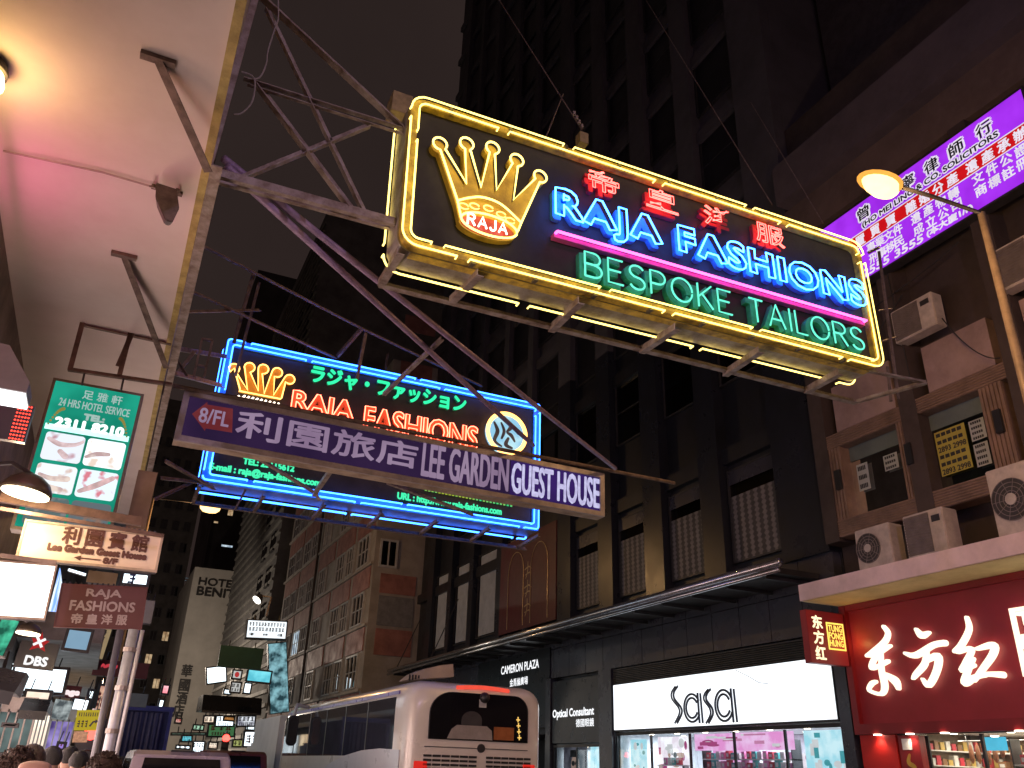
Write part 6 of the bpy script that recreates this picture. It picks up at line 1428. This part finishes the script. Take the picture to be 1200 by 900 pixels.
for s in (5.3, 7.38):
    MB().fbox(FBr, s-.12, s+.12, 1.0, 1.75, -.02, .012).build('tail_light', emit('tail_red', (.8, .03, .02), .9), BUS, bevel=.01)
MB().fbox(FBr, 6.1, 6.6, .95, 1.08, -.02, .012).build('number_plate', mat('yellow_plate', (.6, .48, .05), .5), BUS)
for y in (Yr+3, Yr+9.3):
    wheel(X0+.16, y, .48, .28, BUS, -1); wheel(X1-.16, y, .48, .28, BUS, 1)
# side glazing (dark, mirror-like) with divisions, over-window stripe and rising rear quarter
SGL = mat('coach_side_glass', (.035, .038, .048), .04, 0, .2, 1, spec=.9)
zb = 1.83; zt = 2.82
q = MB(); q.fbox(FBl, -(Yr+10.7), -(Yr+.75), zb, zt, -.02, .006); sg = q.build('side_windows', SGL, BUS, bevel=.004)
q = MB()
for y in (2.5, 4.2, 5.9, 7.6, 9.3): q.fbox(FBl, -(Yr+y+.03), -(Yr+y-.03), zb, zt, .006, .012)
q.build('window_dividers', BLACKM, sg)
sw = [(-(Yr+11.0), .9), (-(Yr+.3), .9), (-(Yr+.3), 1.92), (-(Yr+1.5), 1.95)] + [(-(Yr+1.5+4.8*t), 1.95+.02*t-.5*t*t) for t in (.25, .5, .75, 1.)] + [(-(Yr+7.5), 1.25), (-(Yr+11.0), 1.2)]
MB().prism(FBl, sw, .0, .016).build('white_sweep', mat('white_coach_paint', (.62, .62, .64), .3, 0, .1, 1, coat=.4), BUS)
q = MB().fbox(FBl, -(Yr+10.5), -(Yr+.6), 2.86, 2.92, -.02, .008); q.build('violet_stripe', mat('violet_stripe', (.15, .10, .35), .3), BUS)
# roof unit
FRo = Frame((0, Yr+1.0, 0), (1, 0, 0), n=(0, -1, 0)); pr = [FRo.px(x, y) for x, y in ((476, 797), (486, 789), (497, 784), (514, 780), (531, 778), (532, 793))]
MB().prism(FRo, pr, -.5, 0).build('roof_unit', mat('roof_unit_plastic', (.42, .34, .26), .5, 0, .2, 2), BUS, bevel=.01)
q = MB()
for k in range(4): u = FRo.px(479+3.6*k, 794-.9*k); q.fbox(FRo, u[0], u[0]+.035, u[1]-.06, u[1]+.06-.02*k, .001, .006)
q.build('roof_unit_grille', BLACKM, BUS)
# mirror
pm = at(343, 856, X=X0-.3)
q = MB(); FM = Frame((0, pm.y, 0), (1, 0, 0), n=(0, -1, 0)); q.prism(FM, rrect(pm.x-.13, pm.x+.13, pm.z-.36, pm.z+.36, .12), -.1, .0); mi_ = q.build('mirror', BLACKM, BUS, bevel=.01)
MB().prism(FM, rrect(pm.x-.10, pm.x+.10, pm.z-.31, pm.z+.31, .1), .001, .004).build('mirror_glass', mat('mirror_glass', (.5, .5, .5), .03, 1.), mi_)
MB().tube([(pm.x, pm.y+.05, pm.z+.34), (pm.x+.05, pm.y+.1, pm.z+.62), (X0+.3, pm.y+.4, pm.z+.55)], .05, 8).build('mirror_arm', mat('white_coach_paint', (.62, .62, .64), .3), mi_, True)
# --- white box truck ahead of the coach
Yt = 29.; FT_ = Frame((0, Yt, 0), (1, 0, 0), n=(0, -1, 0)); u0, zt_ = FT_.px(329, 838); 
TRK = thing('box_truck', 'white box truck standing ahead of the coach', 'truck', (u0+1.1, Yt+3, 0))
MB().box(u0, u0+2.2, Yt, Yt+4.6, .95, zt_).build('cargo_box', mat('white_truck_paint', (.60, .60, .63), .4, 0, .12, 1), TRK, bevel=.03)
q = MB(); q.fbox(FT_, u0+.05, u0+1.06, 1.05, zt_-.08, 0, .03); q.fbox(FT_, u0+1.12, u0+2.15, 1.05, zt_-.08, 0, .03); q.build('rear_doors', mat('white_truck_paint', (.60, .60, .63), .4), TRK)
MB().box(u0+.1, u0+2.1, Yt+4.7, Yt+6.4, .5, 2.3).build('cab', mat('white_truck_paint', (.60, .60, .63), .4), TRK, bevel=.12)
MB().box(u0+.3, u0+1.9, Yt+.1, Yt+6.2, .55, .93).build('chassis', BLACKM, TRK)
for y in (Yt+1.1, Yt+5.4): wheel(u0+.2, y, .42, .24, TRK, -1); wheel(u0+2.0, y, .42, .24, TRK, 1)
# --- cars
def car(nm, label, xc, y0, W_, L_, Hh, body, van=True, cat='car', light=True):
    t = thing(nm, label, cat, (xc, y0+L_/2, 0)); FS = Frame((xc+W_/2, 0, 0), (0, 1, 0), n=(1, 0, 0))
    if van: pr = [(0, .35), (-.02, .95), (.10, 1.15), (.32, Hh-.08), (.55, Hh), (L_*.66, Hh), (L_*.74, Hh-.08), (L_*.92, 1.05), (L_, .9), (L_+.02, .35)]
    else: pr = [(0, .35), (-.02, .85), (.55, .95), (1.15, Hh-.06), (1.45, Hh), (L_*.58, Hh), (L_*.66, Hh-.08), (L_*.80, .98), (L_, .80), (L_+.02, .35)]
    pr = [(a+y0, b) for a, b in pr]
    k = len(pr); P = []
    for c, sc in ((0, .86), (-.07, 1), (-W_+.07, 1), (-W_, .86)):
        for a, b in pr: 
            tin = .10*max(0, (b-1.0)/(Hh-1.0)); cc = c+(-tin if c > -W_/2 else tin); P.append(FS.p(a, b, cc))
    q = MB().add(P, [tuple(range(k)), tuple(range(4*k-1, 3*k-1, -1))] + [(s*k+i, s*k+(i+1) % k, (s+1)*k+(i+1) % k, (s+1)*k+i) for s in range(3) for i in range(k)])
    q.build('body', body, t, bevel=.03)
    yb = y0+(.12 if van else .62); FR_ = Frame((xc, y0+.0, 0), (1, 0, 0), V((0, .25 if van else .62, 1)), n=(0, -1, 0))
    h0 = 1.16 if van else 1.0
    zq = [(-W_/2+.2, h0), (W_/2-.2, h0), (W_/2-.27, Hh-.12), (-W_/2+.27, Hh-.12)]
    def yy(z): return y0+(.10+(z-1.15)/(Hh-.08-1.15)*.22 if van else .55+(z-.95)/(Hh-.06-.95)*.6)-.035
    MB().add([(xc+x, yy(z), z) for x, z in zq]+[(xc+x, yy(z)+.02, z) for x, z in zq], [(0,1,2,3),(4,5,6,7),(0,4,5,1),(1,5,6,2),(2,6,7,3),(3,7,4,0)]).build('rear_window', RWG, t)
    for s in (-1, 1):
        x = xc+s*(W_/2-.045); e = .05
        MB().add([(x+s*.05, y0+.7, 1.15), (x+s*.05, y0+L_*.78, 1.1), (x-s*.03, y0+L_*.68, Hh-.14), (x-s*.03, y0+(.75 if van else 1.4), Hh-.14)], [(0,1,2,3)]).build('side_window', RWG, t)
        MB().box(xc+s*(W_/2-.1)-.09, xc+s*(W_/2-.1)+.09, y0-.035, y0+.02, .75, 1.08).build('tail_light', emit('tail_red', (.8, .03, .02), .9), t, bevel=.01)
        for yw in (y0+.8, y0+L_-.85): wheel(xc+s*(W_/2-.1), yw, .32, .2, t, s)
    if van: MB().box(xc-.2, xc+.2, y0+.5, y0+.56, Hh-.03, Hh+.015).build('roof_aerial', BLACKM, t, bevel=.01)
    MB().box(xc-.26, xc+.26, y0-.045, y0-.02, .7, .82).build('number_plate', mat('yellow_plate', (.6, .48, .05), .5), t)
    return t
VANP = mat('lilac_silver_paint', (.48, .40, .43), .3, .2, .1, 1, coat=.5); BLKP = mat('black_car_paint', (.02, .02, .022), .25, 0, .2, 1, coat=.5); REDC = mat('maroon_car_paint', (.22, .05, .05), .3, 0, .2, 1, coat=.5)
hv = at(215, 880, Y=16.5).z; xc = (at(166, 886, Y=16.5).x+at(266, 886, Y=16.5).x)/2
car('people_carrier', 'silver people carrier in the middle of the road, rear window facing us', xc, 16.5, 1.78, 4.5, hv, VANP, True, 'car')
xc = at(152, 890, Y=22).x; car('parked_car', 'black car between the crowd and the silver people carrier', xc, 22, 1.7, 4.4, at(152, 886, Y=22).z-.02, BLKP, True)
xc = at(282, 885, Y=26).x; car('taxi', 'maroon car beyond the silver people carrier', xc, 26, 1.72, 4.6, at(282, 880, Y=26).z, REDC, True, 'taxi')
# --- blue tarpaulin truck
Yk = 30.; u0 = at(137, 832, Y=Yk).x; u1 = at(203, 832, Y=Yk).x; zt_ = at(170, 830, Y=Yk).z
BT = thing('tarpaulin_truck', 'truck with a dark blue tarpaulin body behind the leaning pole', 'truck', ((u0+u1)/2, Yk+3, 0))
FK = Frame((0, Yk, 0), (1, 0, 0), n=(0, -1, 0))
pts = []; nn_ = 26
TARP = mat('blue_tarpaulin', (.03, .035, .16), .55, 0, .3, 1.5, .2)
q = MB(); vs = []
for i in range(nn_+1):
    a = u0+(u1-u0-.25)*i/nn_; c = .05*math.sin(i*2.3)
    vs += [FK.p(a, 1.0, c), FK.p(a, zt_-.12, c*.4)]
q.add(vs, [(2*i, 2*i+2, 2*i+3, 2*i+1) for i in range(nn_)]); q.box(u0, u1, Yk+.08, Yk+5, .98, zt_-.02); q.build('tarpaulin', TARP, BT)
q = MB(); q.bar((u0-.02, Yk-.05, zt_), (u1+.02, Yk-.05, zt_), .12, .14); q.bar((u1-.05, Yk-.05, .9), (u1-.05, Yk-.05, zt_), .1); q.bar((u0+.02, Yk-.05, .9), (u0+.02, Yk-.05, zt_), .1); q.build('body_frame', mat('blue_truck_frame', (.05, .06, .30), .4), BT)
MB().box(u0+.1, u1-.1, Yk+5.1, Yk+6.8, .5, 2.4).build('cab', mat('blue_truck_frame', (.05, .06, .30), .4), BT, bevel=.1)
MB().box(u0+.3, u1-.3, Yk, Yk+6.6, .5, .95).build('chassis', BLACKM, BT)
for y in (Yk+1, Yk+5.8): wheel(u0+.2, y, .42, .24, BT, -1); wheel(u1-.2, y, .42, .24, BT, 1)

# ================================================================== PEOPLE (walking on the pavement and crossing, seen from behind)
SKIN = mat('skin', (.42, .25, .18), .55, 0, .1, 9); 
def person(label, px, py, Y, coat, trousers, hair, turn=0., bald=False, curly=False):
    p = at(px, py, Y=Y); Hs = p.z; k = Hs/1.75
    t = thing('person', label, 'person', (p.x, Y, .0), 'people on the pavement')
    J = {'pel': (0,0,.95), 'bel': (0,.01,1.12), 'che': (0,0,1.32), 'nec': (0,.01,1.48), 'hb': (0,-.005,1.56), 'hm': (0,-.015,1.64), 'ht': (0,.0,1.70), 'nos': (0,-.10,1.615),
         'el': (-.075,.005,1.63), 'er': (.075,.005,1.63)}
    for s, n in ((-1, 'l'), (1, 'r')):
        st_ = .16*s
        J.update({'sh'+n: (.18*s,.01,1.42), 'eb'+n: (.24*s,.05-.04*s,1.14), 'wr'+n: (.25*s,-.06-.06*s,.92), 'pm'+n: (.25*s,-.09-.06*s,.84), 
                  'hp'+n: (.095*s,0,.92), 'kn'+n: (.10*s,-.04-st_*.4,.50), 'an'+n: (.10*s,.06-st_,.09), 'to'+n: (.11*s,-.12-st_,.04)})
        for f in range(4): J['f%d%s' % (f, n)] = (.25*s+(f-1.5)*.0, -.12-.06*s+(f-1.5)*.022, .77-.012*abs(f-1.3)); 
        J['th'+n] = (.22*s, -.14-.06*s, .81)
    Rr = {'pel': .15, 'bel': .14, 'che': .155, 'nec': .06, 'hb': .078, 'hm': .098, 'ht': .078, 'nos': .016, 'el': .02, 'er': .02}
    for n in 'lr': Rr.update({'sh'+n: .075, 'eb'+n: .05, 'wr'+n: .03, 'pm'+n: .034, 'hp'+n: .10, 'kn'+n: .062, 'an'+n: .045, 'to'+n: .035, 'th'+n: .011, **{'f%d%s' % (f, n): .0095 for f in range(4)}})
    Eg = [('pel','bel'),('bel','che'),('che','nec'),('nec','hb'),('hb','hm'),('hm','ht'),('hm','nos'),('hm','el'),('hm','er')]
    for n in 'lr': Eg += [('che','sh'+n),('sh'+n,'eb'+n),('eb'+n,'wr'+n),('wr'+n,'pm'+n),('pel','hp'+n),('hp'+n,'kn'+n),('kn'+n,'an'+n),('an'+n,'to'+n),('wr'+n,'th'+n)]+[('pm'+n,'f%d%s' % (f, n)) for f in range(4)]
    ks = list(J); me = bpy.data.meshes.new('body')
    ca, sa = math.cos(turn), math.sin(turn)
    # turn = 0 faces away from the viewer (+Y)
    me.from_pydata([(-(J[q][0]*ca - J[q][1]*sa)*k, -(J[q][0]*sa + J[q][1]*ca)*k, J[q][2]*k) for q in ks], [(ks.index(a), ks.index(b)) for a, b in Eg], [])
    o = bpy.data.objects.new('body', me); COL.objects.link(o)
    md = o.modifiers.new('skin', 'SKIN'); sv = me.skin_vertices[0].data
    for i, q in enumerate(ks): sv[i].radius = (Rr[q]*k*(1.1 if q in ('che', 'pel', 'bel') else 1), Rr[q]*k*(.72 if q in ('che', 'pel', 'bel') else 1)); sv[i].use_root = (q == 'pel')
    sb = o.modifiers.new('smooth', 'SUBSURF'); sb.levels = 2; sb.render_levels = 2
    dg = bpy.context.evaluated_depsgraph_get(); m2 = bpy.data.meshes.new_from_object(o.evaluated_get(dg)); m2.name = 'body'
    bpy.data.objects.remove(o); bpy.data.meshes.remove(me)
    for q in (SKIN, coat, trousers, BLACKM): m2.materials.append(q)
    for f in m2.polygons:
        z = f.center.z/k; r_ = math.hypot(f.center.x, f.center.y)/k
        f.material_index = 3 if z < .09 else 0 if z > 1.475 or (z < .90 and r_ > .19 and z > .7) else 2 if z < .93 else 1
        f.use_smooth = True
    o = bpy.data.objects.new('body', m2); COL.objects.link(o); o.parent = t; WORLDLOC[o.name] = WORLDLOC[t.name]
    F0 = WORLDLOC[t.name]
    hc = V((0, .008*k, 1.645*k)); rng = random.Random(int(px*7+py))
    if not bald:
        q = MB(); rows, cols = 9, 16; vs = []
        for i in range(rows):
            ph = math.pi*.5*(1-i/(rows-1)*1.45)
            for j in range(cols):
                th = 2*math.pi*j/cols; fr = .5+.5*math.cos(th-math.pi/2)      # 1 = front of the head
                ph2 = max(ph, .38) if fr < .25 else ph
                ph2 = ph if fr < .62 else max(ph, .35)
                rr_ = .108*k*(1+(.10 if curly else .03)*rng.uniform(-1, 1))
                dv = V((math.cos(th)*math.cos(ph2)*.92, math.sin(th)*math.cos(ph2)*1.05, math.sin(ph2)*.98))
                dv = V((-(dv.x*ca-(-dv.y)*sa), -(dv.x*sa+(-dv.y)*ca), dv.z)) if False else V((dv.x*ca-dv.y*sa, dv.x*sa+dv.y*ca, dv.z))
                vs.append(F0+hc+V((0, 0, .015*k))+dv*rr_)
        q.add(vs, [(i*cols+j, i*cols+(j+1) % cols, (i+1)*cols+(j+1) % cols, (i+1)*cols+j) for i in range(rows-1) for j in range(cols)])
        q.build('hair', hair, t, True)
        if curly:
            q = MB()
            for _ in range(170):
                th = rng.uniform(0, 6.28); ph = rng.uniform(-.4, 1.5); c = F0+hc+V((math.cos(th)*math.cos(ph)*.105, math.sin(th)*math.cos(ph)*.11, math.sin(ph)*.10+.02))*k
                q.tube([c+V((rng.uniform(-.02,.02), rng.uniform(-.02,.02), rng.uniform(-.02,.02))) for _ in range(5)], .005, 4)
            q.build('curls', hair, t)
    q = MB()
    for s in (-1, 1):
        e = V((s*.034, .085, 1.655))*k; e = V((e.x*ca-e.y*sa, e.x*sa+e.y*ca, e.z)); q.lathe(F0+e-V((0,0,.008*k)), [(.004, 0), (.011*k, .006*k), (.011*k, .011*k), (.004, .016*k)], 8)
    q.build('eyes', BLACKM, t, True)
    return t
HBK = mat('black_hair', (.012, .010, .009), .5, 0, .3, 20, .9); HBR = mat('brown_hair', (.055, .028, .015), .5, 0, .4, 25, .9); CO = [mat('coat_'+n, c, .8, 0, .2, 8) for n, c in (('black', (.02,.02,.022)), ('navy', (.02,.03,.07)), ('grey', (.12,.12,.12)), ('olive', (.06,.06,.03)), ('wine', (.12,.02,.03)))]
TRO = mat('dark_trousers', (.025, .027, .04), .8, 0, .2, 8)
person('bald person in an olive coat walking on the near pavement, warm light on the head', 46, 879, 5.2, CO[3], TRO, HBK, bald=True)
person('person with curly brown hair just behind the bald one', 24, 881, 6.0, CO[2], TRO, HBR, curly=True)
person('person with tousled brown hair near the foot of the leaning pole', 125, 886, 6.6, CO[1], TRO, HBR, curly=True)
person('person with brown hair partly behind the curly-haired one', 40, 874, 7.4, CO[4], TRO, HBR)
person('black-haired person in the crowd right of the bald one', 63, 876, 10, CO[0], TRO, HBK, .3)
person('tall black-haired person in the crowd below the brown notice', 84, 876, 11, CO[1], TRO, HBK, -.2)
person('black-haired person in grey beside the dark pole', 95, 881, 10.5, CO[2], TRO, HBK)
person('black-haired person in wine red behind the tall one', 74, 882, 12.5, CO[4], TRO, HBK, 2.6)
person('short black-haired person at the left edge of the crowd', 4, 884, 8, CO[0], TRO, HBK)
